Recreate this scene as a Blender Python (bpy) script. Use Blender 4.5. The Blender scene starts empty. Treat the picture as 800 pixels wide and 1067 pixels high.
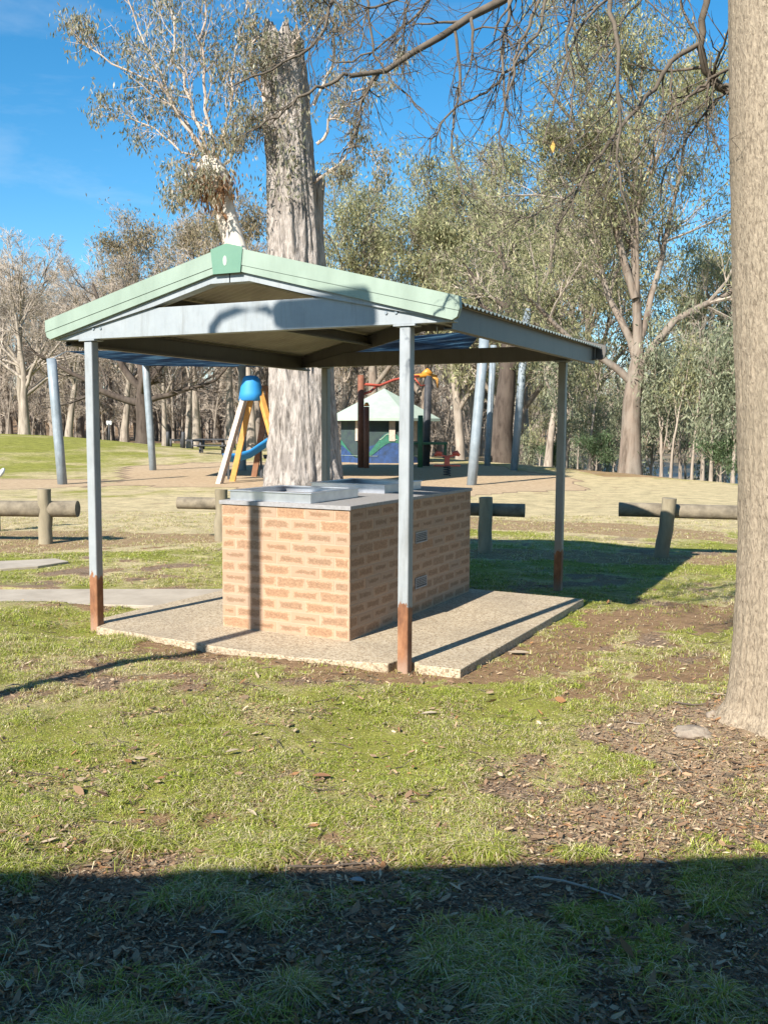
import bpy, math, numpy as np
from mathutils import Matrix, Vector
PI = math.pi
rad_ = math.radians
scene = bpy.context.scene
col = scene.collection
RNG = np.random.default_rng(11)

# ------------------------------------------------------------------ survey of the place
# The shelter's front left post stands at the origin, x runs along its front, y towards its back.
FOC, PIT, ROLL, YAW = 983.9, .09, .0058, -.463
CAM = np.array([5.18, -5.44, 1.586])
FW = np.array([math.sin(YAW)*math.cos(PIT), math.cos(YAW)*math.cos(PIT), -math.sin(PIT)])
_r = np.array([math.cos(YAW), -math.sin(YAW), 0.]); _u = np.cross(_r, FW)
RT = _r*math.cos(ROLL)+_u*math.sin(ROLL)
UP = -_r*math.sin(ROLL)+_u*math.cos(ROLL)
HV = np.array([math.sin(YAW), math.cos(YAW)]); HR = np.array([math.cos(YAW), -math.sin(YAW)])
def ray(x, y): return FW+RT*(x-400)/FOC-UP*(y-533.5)/FOC
def gr(x, y, z=0.):
    d = ray(x, y); t = (z-CAM[2])/d[2]; p = CAM+d*t; return (p[0], p[1])
def sv(x, y, t): return CAM+ray(x, y)*t          # surveyed point at a distance
def along(x, dist):                              # ground position in the direction x at a distance
    d = ray(x, 447.); s = dist/(d[0]*HV[0]+d[1]*HV[1]); return CAM[:2]+d[:2]*s
def latdep(X, Y):
    a, b = X-CAM[0], Y-CAM[1]
    return a*HR[0]+b*HR[1], a*HV[0]+b*HV[1]

# ------------------------------------------------------------------ noise
def _h(i, j, k, seed):
    n = (i*374761393+j*668265263+k*2147483647*3+seed*1274126177) & 0x7fffffff
    n = ((n ^ (n >> 13))*1274126177) & 0x7fffffff
    n = ((n ^ (n >> 16))*668265263) & 0x7fffffff
    return (n & 0xffff)/65535.
def vnoise(x, y, z=None, seed=0):
    x = np.asarray(x, float); y = np.asarray(y, float)
    z = np.zeros_like(x) if z is None else np.asarray(z, float)
    i, j, k = [np.floor(v).astype(np.int64) for v in (x, y, z)]
    fx, fy, fz = x-i, y-j, z-k
    fx, fy, fz = [v*v*(3-2*v) for v in (fx, fy, fz)]
    r = 0
    for a in (0, 1):
        for b in (0, 1):
            for c in (0, 1):
                w = (fx if a else 1-fx)*(fy if b else 1-fy)*(fz if c else 1-fz)
                r = r+w*_h(i+a, j+b, k+c, seed)
    return r
def fbm(x, y, z=None, seed=0, o=4):
    r = 0; a = .5; s = 0
    for n in range(o):
        r = r+a*vnoise(np.asarray(x)*2**n, np.asarray(y)*2**n, None if z is None else np.asarray(z)*2**n, seed+n*7)
        s += a; a *= .5
    return r/s
def S(t):
    t = np.clip(t, 0, 1); return t*t*(3-2*t)
def inside(poly, X, Y):
    r = np.zeros(np.shape(X), bool); n = len(poly)
    for i in range(n):
        x0, y0 = poly[i]; x1, y1 = poly[(i+1) % n]
        if y0 == y1: continue
        c = ((y0 > Y) != (y1 > Y)) & (X < (x1-x0)*(Y-y0)/(y1-y0)+x0)
        r ^= c
    return r
def seg_dist(X, Y, a, b):
    ax, ay = a; bx, by = b; dx, dy = bx-ax, by-ay
    t = np.clip(((X-ax)*dx+(Y-ay)*dy)/(dx*dx+dy*dy+1e-9), 0, 1)
    return np.hypot(X-ax-t*dx, Y-ay-t*dy)

# ------------------------------------------------------------------ ground height and cover
SLAB = [(-.13, .06), (.045, .055), (.075, -.09), (.35, -.12), (1.42, -.20), (1.89, -.20), (2.35, -.11), (2.53, -.06), (2.545, .05), (2.70, .05), (2.72, .0), (3.0, .02), (3.05, 2.84), (1.5, 2.87), (0.0, 2.9)]
TREE = np.array(gr(829, 763))
PATHP = [gr(x, y, .055) for x, y in [(-160, 628), (0, 628), (100, 629.5), (160, 631)]]+[(-.02, 1.10), (-.005, 1.85)]+[gr(x, y, .055) for x, y in [(216, 613.5), (100, 613.5), (0, 614), (-160, 615)]]
def slab_dist(X, Y):
    d = np.full(np.shape(X), 1e9)
    for i in range(len(SLAB)):
        d = np.minimum(d, seg_dist(X, Y, SLAB[i], SLAB[(i+1) % len(SLAB)]))
    return d
def H(X, Y):
    X = np.asarray(X, float); Y = np.asarray(Y, float)
    la, de = latdep(X, Y)
    d = slab_dist(X, Y); ins = inside(SLAB, X, Y)
    z = .042*S((2.95-X)/.5)*S((1.5-Y)/1.)-.03*np.exp(-((X-1.1)/.5)**2)*S((.5-d)/.4)+.025*S((d-.2)/.6)*S((2.7-X)/1.4)*S((1.5-Y)/1.5)
    z = z+.03*S((d-.2)/1.)*S((-X)/1.)*S((Y)/1.)
    z = np.where(ins, np.minimum(z, .02-.07*S(d/.08)), z)
    z = z+.012*(fbm(X*1.7, Y*1.7, seed=3)-.5)*2*np.where(ins, 0, 1)
    for px_ in (0., 2.62):
        z = z*S((np.hypot(X-px_, Y+.12)-.10)/.35)
    z = np.where(inside(PATHP, X, Y), np.minimum(z, .02), z)
    td = np.hypot(X-TREE[0], Y-TREE[1]); z = z+.07*S((1.1-td)/.9)
    r = np.sqrt(((la+28)/23)**2+((de-47)/21)**2)
    z = z+1.0*S((1-r)/.62)
    z = z+.25*S((de-30)/40)*(fbm(X*.06, Y*.06, seed=9)-.5)*S((20-la)/20)
    # river to the right: the bank's edge runs through two surveyed points
    a = np.array([6.2, 38.]); b = np.array([10., 27.4]); t = (a-b)/np.linalg.norm(a-b); n = np.array([t[1], -t[0]])
    s = (la-a[0])*n[0]+(de-a[1])*n[1]+1.2*(fbm(X*.15, Y*.15, seed=21)-.5)
    z = z-2.6*S(s/8.)*S((90-s)/40.)-.0
    z = z+2.6*S((s-42)/14)*0+6.5*S((de-128)/55)
    return z

def poly_px(pts, z=0.): return [gr(x, y, z) for x, y in pts]
DIRT = [poly_px(p) for p in (
    [(612, 758), (680, 735), (760, 722), (860, 735), (900, 900), (900, 925), (440, 925), (430, 905), (500, 895), (545, 880), (560, 862), (525, 848), (560, 828), (612, 818), (655, 812), (640, 792), (610, 772)],
    [(598, 634), (640, 636), (668, 645), (640, 668), (600, 700), (540, 716), (490, 718), (476, 706), (520, 682), (570, 652)],
    [(110, 655), (240, 680), (300, 688), (420, 697), (480, 702), (480, 716), (420, 714), (300, 702), (240, 694), (180, 688), (120, 668)],
    [(640, 640), (700, 630), (765, 628), (800, 650), (765, 662), (700, 660), (650, 655)],
    [(110, 858), (150, 850), (215, 852), (205, 870), (150, 874)],
    [(300, 885), (390, 868), (400, 895), (310, 896)],
    [(640, 690), (700, 684), (760, 690), (790, 705), (720, 712), (660, 705)],
    [(610, 700), (660, 712), (640, 735), (600, 730)],
    [(100, 622), (160, 633), (140, 640), (90, 640)],
)]
GREEN = [poly_px(p) for p in (
    [(618, 910), (650, 915), (660, 955), (700, 985), (650, 1000), (600, 960)],
    [(700, 905), (760, 912), (760, 970), (720, 960)],
    [(735, 886), (800, 880), (800, 893), (745, 897)],
    [(560, 640), (625, 630), (600, 655)],
)]
BARE_FAR = [poly_px(p) for p in (
    [(-60, 556), (100, 556), (232, 560), (232, 568), (100, 572), (-60, 584)],
    [(486, 540), (620, 545), (770, 556), (770, 566), (600, 556), (486, 552)],
    [(486, 570), (600, 573), (690, 580), (800, 576), (800, 590), (690, 590), (486, 580)],
)]
DRY = [poly_px(p) for p in (
    [(485, 498), (560, 496), (640, 497), (900, 515), (900, 552), (620, 560), (485, 552)],
    [(-60, 522), (232, 518), (232, 574), (-60, 580)],
)]
MULCH = [poly_px(p) for p in (
    [(100, 508), (130, 488), (200, 483), (330, 482), (430, 482), (520, 486), (560, 493), (620, 503), (600, 512), (520, 516), (430, 520), (330, 514), (200, 508)],
    [(-60, 498), (60, 500), (105, 500), (105, 510), (-60, 512)],
)]
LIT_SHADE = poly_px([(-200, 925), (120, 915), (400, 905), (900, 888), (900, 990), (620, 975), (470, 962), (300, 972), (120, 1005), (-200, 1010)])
def cover(X, Y):
    """green cover, dryness, litter"""
    X = np.asarray(X, float); Y = np.asarray(Y, float)
    la, de = latdep(X, Y)
    sc = .12+.02*de
    wx = X+(fbm(X*13, Y*13, seed=33, o=3)-.5)*.42*S((14-de)/8)+(fbm(X*3/(1+de*.1), Y*3/(1+de*.1), seed=31)-.5)*2.2*sc
    wy = Y+(fbm(X*13+9, Y*13, seed=35, o=3)-.5)*.42*S((14-de)/8)+(fbm(X*3/(1+de*.1)+50, Y*3/(1+de*.1), seed=37)-.5)*2.2*sc
    n1 = fbm(X*.9, Y*.9, seed=41); n2 = fbm(X*3.1, Y*3.1, seed=43, o=5); n3 = fbm(X*.35, Y*.35, seed=47)
    g = np.clip(1.0-1.5*S((n2-.50)/.2)*S((n1-.40)/.25), 0, 1)
    dry = np.clip(.42+1.3*(n1-.45)+.9*(n2-.5), 0, 1)
    lit = np.clip((n2-.44)*2.8, .10, .8)
    def put(polys, gg, dd, ll):
        nonlocal g, dry, lit
        for p in polys:
            m = inside(p, wx, wy)
            if gg is not None: g = np.where(m, gg, g)
            if dd is not None: dry = np.where(m, dd, dry)
            if ll is not None: lit = np.where(m, ll, lit)
    far = de > 17
    g = np.where(de > 10, np.clip(g+.55*S((de-10)/5), 0, 1), g)
    mound = S((de-24)/4)*S((-8-la)/6)
    dry = np.where(far, np.clip(dry*.7+.40*(1-mound)-.02, 0, 1), dry)
    put(DRY, None, .95, .25)
    put(BARE_FAR, .40, .9, .3)
    put(MULCH, 0., .8, 1.)
    put(DIRT, .07, .6, .3)
    m = inside(DIRT[0], wx, wy) & (np.hypot(X-TREE[0], Y-TREE[1]-.0) < 2.6+.8*(n1-.5))
    lit = np.where(m & (Y < TREE[1]+.5) & (X > 3.6+.8*(n2-.5)), .95, lit)
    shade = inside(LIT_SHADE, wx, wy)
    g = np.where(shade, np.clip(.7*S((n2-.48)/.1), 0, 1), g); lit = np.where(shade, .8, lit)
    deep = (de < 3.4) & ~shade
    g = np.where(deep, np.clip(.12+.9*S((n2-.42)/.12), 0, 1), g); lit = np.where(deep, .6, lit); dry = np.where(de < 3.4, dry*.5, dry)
    put(GREEN, 1., .1, .2)
    # beyond the river edge: leaf litter and scrub
    g = np.where((la > 7) & (de > 30), g*.4, g)
    # dark wood floor far away
    lit = np.where(de > 84, .55, lit); g = np.where(de > 84, 0., g)
    return g, dry, lit

# ------------------------------------------------------------------ mesh helpers
def mesh_np(name, V, quads=None, tris=None, smooth=False, colr=None, midx=None, uv=None):
    V = np.asarray(V, np.float32).reshape(-1, 3)
    q = np.zeros((0, 4), np.int32) if quads is None else np.asarray(quads, np.int32).reshape(-1, 4)
    t = np.zeros((0, 3), np.int32) if tris is None else np.asarray(tris, np.int32).reshape(-1, 3)
    me = bpy.data.meshes.new(name)
    me.vertices.add(len(V)); me.vertices.foreach_set('co', V.ravel())
    nl = q.size+t.size
    me.loops.add(nl); me.loops.foreach_set('vertex_index', np.concatenate([q.ravel(), t.ravel()]))
    me.polygons.add(len(q)+len(t))
    ls = np.concatenate([np.arange(len(q))*4, q.size+np.arange(len(t))*3]).astype(np.int32)
    me.polygons.foreach_set('loop_start', ls)
    me.polygons.foreach_set('use_smooth', np.full(len(ls), bool(smooth)))
    if midx is not None: me.polygons.foreach_set('material_index', np.asarray(midx, np.int32))
    if uv is not None:
        l = me.uv_layers.new(name='UVMap'); l.data.foreach_set('uv', np.asarray(uv, np.float32).ravel())
    me.update(calc_edges=True)
    if colr is not None:
        c = np.ones((len(V), 4), np.float32); c[:, :colr.shape[1]] = colr
        a = me.color_attributes.new('Col', 'FLOAT_COLOR', 'POINT'); a.data.foreach_set('color', c.ravel())
    return me
class MB:
    """collects boxes, prisms and tubes into one mesh"""
    def __init__(s): s.v = []; s.f = []; s.m = []; s.n = 0; s.sm = []
    def add(s, V, F, mi=0, smooth=False):
        V = [tuple(map(float, p)) for p in V]
        s.v += V; s.f += [tuple(i+s.n for i in f) for f in F]; s.m += [mi]*len(F); s.sm += [smooth]*len(F); s.n += len(V); return s
    def box(s, a, b, mi=0):
        x0, y0, z0 = a; x1, y1, z1 = b
        return s.add([(x0, y0, z0), (x1, y0, z0), (x1, y1, z0), (x0, y1, z0), (x0, y0, z1), (x1, y0, z1), (x1, y1, z1), (x0, y1, z1)],
                     [(3, 2, 1, 0), (4, 5, 6, 7), (0, 1, 5, 4), (1, 2, 6, 5), (2, 3, 7, 6), (3, 0, 4, 7)], mi)
    def prism(s, pts, ax, a, b, mi=0):
        """polygon in the two other axes, extruded along ax"""
        n = len(pts)
        def P(u, v, w): return {0: (w, u, v), 1: (u, w, v), 2: (u, v, w)}[ax]
        V = [P(u, v, a) for u, v in pts]+[P(u, v, b) for u, v in pts]
        F = [tuple(range(n)), tuple(range(2*n-1, n-1, -1))]+[(i, i+n, (i+1) % n+n, (i+1) % n) for i in range(n)]
        return s.add(V, F, mi)
    def tube(s, pts, r, sides=10, mi=0, caps=True):
        pts = np.asarray(pts, float); K = len(pts); r = np.broadcast_to(np.asarray(r, float), (K,))
        V, Q = tubes_np(pts[None], r[None], sides)
        F = [tuple(q) for q in Q]
        if caps: F += [tuple(range(sides-1, -1, -1)), tuple((K-1)*sides+i for i in range(sides))]
        return s.add(V, F, mi, True)
    def build(s, name, mats, parent=None, bevel=0., loc=None):
        me = bpy.data.meshes.new(name); me.from_pydata(s.v, [], s.f)
        mats = mats if isinstance(mats, (list, tuple)) else [mats]
        for m in mats: me.materials.append(m)
        me.polygons.foreach_set('material_index', s.m); me.polygons.foreach_set('use_smooth', s.sm)
        import bmesh
        bm = bmesh.new(); bm.from_mesh(me); bmesh.ops.recalc_face_normals(bm, faces=bm.faces)
        if bevel:
            bmesh.ops.bevel(bm, geom=bm.edges[:], offset=bevel, segments=2, affect='EDGES', profile=.5, clamp_overlap=True)
        bm.to_mesh(me); bm.free()
        return link(name, me, parent, loc)
def link(name, me, parent=None, loc=None):
    o = bpy.data.objects.new(name, me); col.objects.link(o)
    if parent is not None:
        o.parent = parent
        if loc is None: o.location = tuple(-c for c in parent.location) if not parent.get('_rot') else (0, 0, 0)
    if loc is not None: o.location = loc
    return o
def tubes_np(P, R, sides):
    P = np.asarray(P, float); N, K, _ = P.shape
    T = np.zeros_like(P); T[:, 1:-1] = P[:, 2:]-P[:, :-2]; T[:, 0] = P[:, 1]-P[:, 0]; T[:, -1] = P[:, -1]-P[:, -2]
    T /= np.linalg.norm(T, axis=2, keepdims=True)+1e-9
    main = P[:, -1]-P[:, 0]; main /= np.linalg.norm(main, axis=1, keepdims=True)+1e-9
    ref = np.where(np.abs(main[:, 2:3]) < .8, np.array([[0, 0, 1.]]), np.array([[1., 0, 0]]))[:, None, :]
    A = np.cross(T, np.broadcast_to(ref, T.shape)); A /= np.linalg.norm(A, axis=2, keepdims=True)+1e-9
    B = np.cross(T, A)
    th = np.arange(sides)*2*PI/sides
    V = P[:, :, None, :]+R[:, :, None, None]*(A[:, :, None, :]*np.cos(th)[None, None, :, None]+B[:, :, None, :]*np.sin(th)[None, None, :, None])
    idx = np.arange(N*K*sides).reshape(N, K, sides)
    a = idx[:, :-1]; b = np.roll(a, -1, 2); c = idx[:, 1:]; d = np.roll(c, -1, 2)
    Q = np.stack([a, b, d, c], -1).reshape(-1, 4)
    return V.reshape(-1, 3), Q
class Soup:
    """large quad and triangle soups from numpy"""
    def __init__(s): s.V = []; s.Q = []; s.T = []; s.qm = []; s.tm = []; s.C = []; s.n = 0
    def add(s, V, Q=None, T=None, mi=0, C=None):
        V = np.asarray(V).reshape(-1, 3)
        if Q is not None: s.Q.append(np.asarray(Q)+s.n); s.qm.append(np.full(len(Q), mi))
        if T is not None: s.T.append(np.asarray(T)+s.n); s.tm.append(np.full(len(T), mi))
        s.V.append(V); s.n += len(V)
        s.C.append(np.ones((len(V), 3))*.5 if C is None else np.asarray(C).reshape(-1, 3))
    def tubes(s, P, R, sides, mi=0, C=None):
        V, Q = tubes_np(P, R, sides); s.add(V, Q, mi=mi)
    def mesh(s, name, mats, smooth=True):
        q = np.concatenate(s.Q) if s.Q else None; t = np.concatenate(s.T) if s.T else None
        m = np.concatenate(s.qm+s.tm)
        me = mesh_np(name, np.concatenate(s.V), q, t, smooth, np.concatenate(s.C), m)
        for x in mats: me.materials.append(x)
        return me
def tag(o, label=None, cat=None, group=None, kind=None):
    if label: o['label'] = label
    if cat: o['category'] = cat
    if group: o['group'] = group
    if kind: o['kind'] = kind
    return o
def thing(name, label, cat, loc=(0, 0, 0), rz=0., group=None):
    o = bpy.data.objects.new(name, None); col.objects.link(o); o.location = loc; o.rotation_euler = (0, 0, rz)
    o.empty_display_size = .2
    return tag(o, label, cat, group)
def part(name, me, root): 
    o = bpy.data.objects.new(name, me); col.objects.link(o); o.parent = root; return o
def dup(root, loc, rz, sc, label, group=None):
    r = root.copy(); col.objects.link(r); r.location = loc; r.rotation_euler = (0, 0, rz)
    r.scale = sc if isinstance(sc, tuple) else (sc,)*3
    r['label'] = label
    if group: r['group'] = group
    for ch in root.children:
        c = ch.copy(); col.objects.link(c); c.parent = r
    return r

# ------------------------------------------------------------------ materials
def new_mat(name):
    m = bpy.data.materials.new(name); m.use_nodes = True; nt = m.node_tree; nt.nodes.clear()
    out = nt.nodes.new('ShaderNodeOutputMaterial'); p = nt.nodes.new('ShaderNodeBsdfPrincipled')
    nt.links.new(p.outputs[0], out.inputs[0]); return m, nt, p, out
def ramp(nt, src, stops):
    r = nt.nodes.new('ShaderNodeValToRGB'); nt.links.new(src, r.inputs[0])
    e = r.color_ramp.elements
    while len(e) < len(stops): e.new(.5)
    for k, (pos, c) in zip(e, stops): k.position = pos; k.color = (*c, 1) if len(c) == 3 else c
    return r.outputs[0]
def mixc(nt, f, a, b, typ='MIX'):
    m = nt.nodes.new('ShaderNodeMix'); m.data_type = 'RGBA'; m.blend_type = typ
    for s, v in ((0, f), (6, a), (7, b)):
        if isinstance(v, (int, float)): m.inputs[s].default_value = v
        elif isinstance(v, tuple): m.inputs[s].default_value = (*v, 1)
        else: nt.links.new(v, m.inputs[s])
    return m.outputs[2]
def math_(nt, op, a, b=None, c=None, clamp=False):
    m = nt.nodes.new('ShaderNodeMath'); m.operation = op; m.use_clamp = clamp
    for i, v in enumerate((a, b, c)):
        if v is None: continue
        if isinstance(v, (int, float)): m.inputs[i].default_value = v
        else: nt.links.new(v, m.inputs[i])
    return m.outputs[0]
def noise(nt, scale, detail=4, rough=.55, vec=None, mapping=None, dist=0.):
    n = nt.nodes.new('ShaderNodeTexNoise'); n.inputs['Scale'].default_value = scale; n.inputs['Detail'].default_value = detail
    n.inputs['Roughness'].default_value = rough; n.inputs['Distortion'].default_value = dist
    if vec is None:
        tc = nt.nodes.new('ShaderNodeTexCoord'); vec = tc.outputs['Object']
    if mapping:
        mp = nt.nodes.new('ShaderNodeMapping'); mp.inputs['Scale'].default_value = mapping; nt.links.new(vec, mp.inputs[0]); vec = mp.outputs[0]
    nt.links.new(vec, n.inputs['Vector']); return n.outputs['Fac']
def bump(nt, p, h, strength=.3, dist=.01):
    b = nt.nodes.new('ShaderNodeBump'); b.inputs['Strength'].default_value = strength; b.inputs['Distance'].default_value = dist
    nt.links.new(h, b.inputs['Height']); nt.links.new(b.outputs[0], p.inputs['Normal']); return b
def basic(name, c1, c2=None, rough=.7, metal=0., scale=8., bumps=.15, bd=.004, mapping=None, spec=.5, detail=5):
    m, nt, p, o = new_mat(name)
    c2 = c2 or tuple(x*.75 for x in c1)
    n = noise(nt, scale, detail, .6, mapping=mapping)
    nt.links.new(ramp(nt, n, [(.3, c2), (.68, c1)]), p.inputs['Base Color'])
    p.inputs['Roughness'].default_value = rough; p.inputs['Metallic'].default_value = metal
    p.inputs['Specular IOR Level'].default_value = spec
    if bumps: bump(nt, p, noise(nt, scale*4, 4, .6, mapping=mapping), bumps, bd)
    return m
def objinfo_rand(nt):
    return nt.nodes.new('ShaderNodeObjectInfo').outputs['Random']

# galvanised steel painted grey blue, rusting at the foot
def mat_steel(name, c=(.30, .315, .32), c2=(.22, .235, .24), rust=None, rough=.5):
    m, nt, p, o = new_mat(name)
    n = noise(nt, 5, 6, .65); base = ramp(nt, n, [(.3, c2), (.7, c)])
    n2 = noise(nt, 30, 3, .6, mapping=(1, 1, .15)); base = mixc(nt, math_(nt, 'MULTIPLY', n2, .25), base, tuple(x*1.25 for x in c))
    st = ramp(nt, noise(nt, 16, 7, .75, mapping=(1, 1, .12)), [(.50, (0, 0, 0)), (.74, (.6, .6, .6))]); base = mixc(nt, st, base, tuple(x*.55 for x in (c2[0]*1.1, c2[1], c2[2]*.85)))
    r = rough
    if rust is not None:
        tc = nt.nodes.new('ShaderNodeTexCoord'); sp = nt.nodes.new('ShaderNodeSeparateXYZ'); nt.links.new(tc.outputs['Object'], sp.inputs[0])
        e = math_(nt, 'ADD', sp.outputs[2], math_(nt, 'MULTIPLY', math_(nt, 'SUBTRACT', noise(nt, 14, 6, .75, mapping=(1, 1, .4)), .5), .34))
        f = math_(nt, 'LESS_THAN', e, rust)
        rc = ramp(nt, noise(nt, 14, 6, .7, mapping=(1, 1, .35)), [(.25, (.10, .04, .02)), (.5, (.23, .10, .045)), (.72, (.36, .18, .09))])
        low = ramp(nt, e, [(.0, (1, 1, 1)), (.14, (0, 0, 0))])
        rc = mixc(nt, low, rc, (.30, .19, .13))
        base = mixc(nt, f, base, rc)
        p.inputs['Roughness'].default_value = .6
        rr = nt.nodes.new('ShaderNodeMix'); rr.inputs[2].default_value = rough; rr.inputs[3].default_value = .9; nt.links.new(f, rr.inputs[0]); nt.links.new(rr.outputs[0], p.inputs['Roughness'])
    else: p.inputs['Roughness'].default_value = r
    nt.links.new(base, p.inputs['Base Color']); bump(nt, p, noise(nt, 60, 3, .6), .08, .002)
    return m
M = {}
M['post'] = mat_steel('post_paint', rust=.44)
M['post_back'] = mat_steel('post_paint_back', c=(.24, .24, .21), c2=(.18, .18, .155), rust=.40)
M['beam'] = mat_steel('beam_paint', c=(.29, .31, .315), c2=(.22, .24, .25))
M['steel_dark_shaded'] = mat_steel('steel_paint_shaded', c=(.10, .09, .075), c2=(.075, .068, .058))  # steel paint darkened to put shade into the purlins and back frame
M['gal'] = mat_steel('galvanised_pole', c=(.25, .285, .31), c2=(.16, .19, .21), rough=.42)
M['green'] = basic('pale_green_capping', (.25, .31, .245), (.19, .24, .185), .45, scale=4, bumps=.03, mapping=(1.6, 1, .5), detail=8)
M['green2'] = basic('apex_green', (.125, .235, .16), (.10, .205, .14), .45, scale=4, bumps=.03)
M['under'] = basic('roof_lining', (.40, .36, .29), (.28, .25, .20), .8, scale=3, bumps=.05)
M['roof_top'] = basic('roof_steel', (.30, .34, .30), (.20, .23, .20), .6, scale=5)
M['stain'] = basic('stainless_steel', (.60, .62, .65), (.48, .50, .54), .32, .85, scale=12, bumps=.03)
M['bench'] = basic('bench_stone', (.33, .31, .29), (.17, .16, .155), .65, scale=70, bumps=.1, bd=.002)
M['bench_edge'] = basic('bench_edge', (.30, .29, .29), (.22, .21, .20), .5, scale=40, bumps=.05)
M['dark'] = basic('dark_metal', (.05, .05, .055), (.03, .03, .03), .6)
M['timber'] = basic('weathered_log', (.30, .25, .165), (.13, .105, .065), .9, scale=5, mapping=(1, 1, .3), bumps=.5, bd=.01)
M['log'] = basic('weathered_rail', (.25, .205, .14), (.10, .08, .055), .9, scale=7, bumps=.5, bd=.01)
M['stone'] = basic('pale_rock', (.34, .28, .21), (.17, .13, .10), .9, scale=14, bumps=.6, bd=.01)
M['orange_wood'] = basic('orange_timber', (.58, .30, .07), (.45, .21, .05), .7, scale=6)
M['grey_wood'] = basic('pale_timber', (.52, .42, .33), (.36, .28, .22), .8, scale=8)
M['brown_wood'] = basic('brown_timber', (.26, .12, .06), (.18, .08, .04), .8, scale=8)
M['blue'] = basic('blue_plastic', (.02, .24, .55), (.02, .20, .46), .65, scale=2, bumps=0)
M['rustpost'] = basic('rusty_play_post', (.22, .085, .045), (.15, .055, .03), .7, scale=8)
M['orange'] = basic('orange_paint', (.60, .25, .03), (.5, .2, .02), .45, scale=3, bumps=0)
M['red'] = basic('red_paint', (.45, .09, .05), (.35, .06, .04), .5, scale=3, bumps=0)
M['dkgreen'] = basic('dark_green_paint', (.05, .14, .06), (.03, .10, .04), .6, scale=3, bumps=0)
M['hutroof'] = basic('pale_green_roof', (.36, .42, .34), (.30, .36, .29), .6, scale=3)
M['hutwall'] = basic('dark_hut_wall', (.035, .06, .05), (.02, .03, .04), .8, scale=3)
M['mural_blue'] = basic('mural_blue', (.02, .06, .18), (.012, .03, .07), .7, scale=6, bumps=0)
M['mural_green'] = basic('mural_green', (.025, .15, .09), (.015, .08, .05), .7, scale=6, bumps=0)
M['white'] = basic('white_paint', (.72, .72, .70), (.6, .6, .58), .6, scale=5, bumps=0)
M['wall'] = basic('block_wall', (.45, .38, .30), (.38, .32, .25), .9, scale=6)

# shade sail: blue knitted cloth that lets some light through
m, nt, p, out = new_mat('blue_shade_cloth')
nn = noise(nt, .9, 5, .6, mapping=(1, 3, 1)); cc = ramp(nt, nn, [(.42, (.03, .08, .15)), (.52, (.07, .16, .25)), (.66, (.25, .38, .46))])
nt.links.new(cc, p.inputs['Base Color']); p.inputs['Roughness'].default_value = .8
tr = nt.nodes.new('ShaderNodeBsdfTranslucent'); nt.links.new(cc, tr.inputs[0]); mx = nt.nodes.new('ShaderNodeMixShader'); mx.inputs[0].default_value = .75
nt.links.new(p.outputs[0], mx.inputs[1]); nt.links.new(tr.outputs[0], mx.inputs[2]); nt.links.new(mx.outputs[0], out.inputs[0]); M['sail'] = m

# bark of the near tree: fine upright fissures
def mat_bark(name, c1, c2, c3, scale=26, stretch=.18, bs=.6, bd=.012, big=2.):
    m, nt, p, o = new_mat(name)
    n = noise(nt, scale, 6, .65, mapping=(1, 1, stretch), dist=.6); b = noise(nt, big, 4, .6, mapping=(1, 1, .5))
    c = ramp(nt, n, [(.32, c2), (.55, c1), (.75, tuple(min(1, x*1.2) for x in c1))])
    c = mixc(nt, ramp(nt, b, [(.45, (0, 0, 0)), (.7, (.75, .75, .75))]), c, c3)
    nt.links.new(c, p.inputs['Base Color']); p.inputs['Roughness'].default_value = .95; p.inputs['Specular IOR Level'].default_value = .15
    bump(nt, p, n, bs, bd); return m
M['bark_near'] = mat_bark('grey_tan_bark', (.33, .265, .19), (.15, .115, .08), (.25, .205, .145), 70, .42, 1., .012, 1.6)
M['bark_gum'] = mat_bark('grey_gum_bark', (.40, .35, .31), (.10, .085, .072), (.25, .215, .19), 9, .22, 1., .12, 1.9)
M['bark_white'] = mat_bark('white_gum_bark', (.62, .55, .47), (.40, .33, .27), (.42, .30, .22), 3, .2, .3, .02)
M['bark_pale'] = mat_bark('pale_bark', (.34, .285, .23), (.14, .11, .088), (.24, .20, .155), 5, .2, .5, .02)
M['bark_brown'] = mat_bark('brown_gum_bark', (.21, .165, .13), (.08, .06, .045), (.26, .23, .19), 5, .15, .7, .03)
M['bark_dark'] = mat_bark('dark_bark', (.085, .065, .052), (.04, .03, .024), (.11, .088, .07), 6, .2, .5, .02)
M['twig'] = basic('bare_twigs', (.44, .37, .30), (.28, .23, .185), .95, scale=.6, bumps=0, spec=.1)
M['twig_mid'] = basic('brown_twigs', (.30, .25, .205), (.17, .14, .11), .95, scale=.6, bumps=0, spec=.1)
M['twig_pale'] = basic('pale_twigs', (.50, .42, .35), (.34, .26, .21), .95, scale=.8, bumps=0, spec=.1)
M['twig_dark'] = basic('dark_twigs', (.12, .095, .075), (.07, .055, .045), .95, scale=2, bumps=0, spec=.1)
M['twig_near'] = basic('near_twigs', (.15, .12, .09), (.07, .055, .04), .9, scale=9, bumps=.2, spec=.2)

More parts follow.
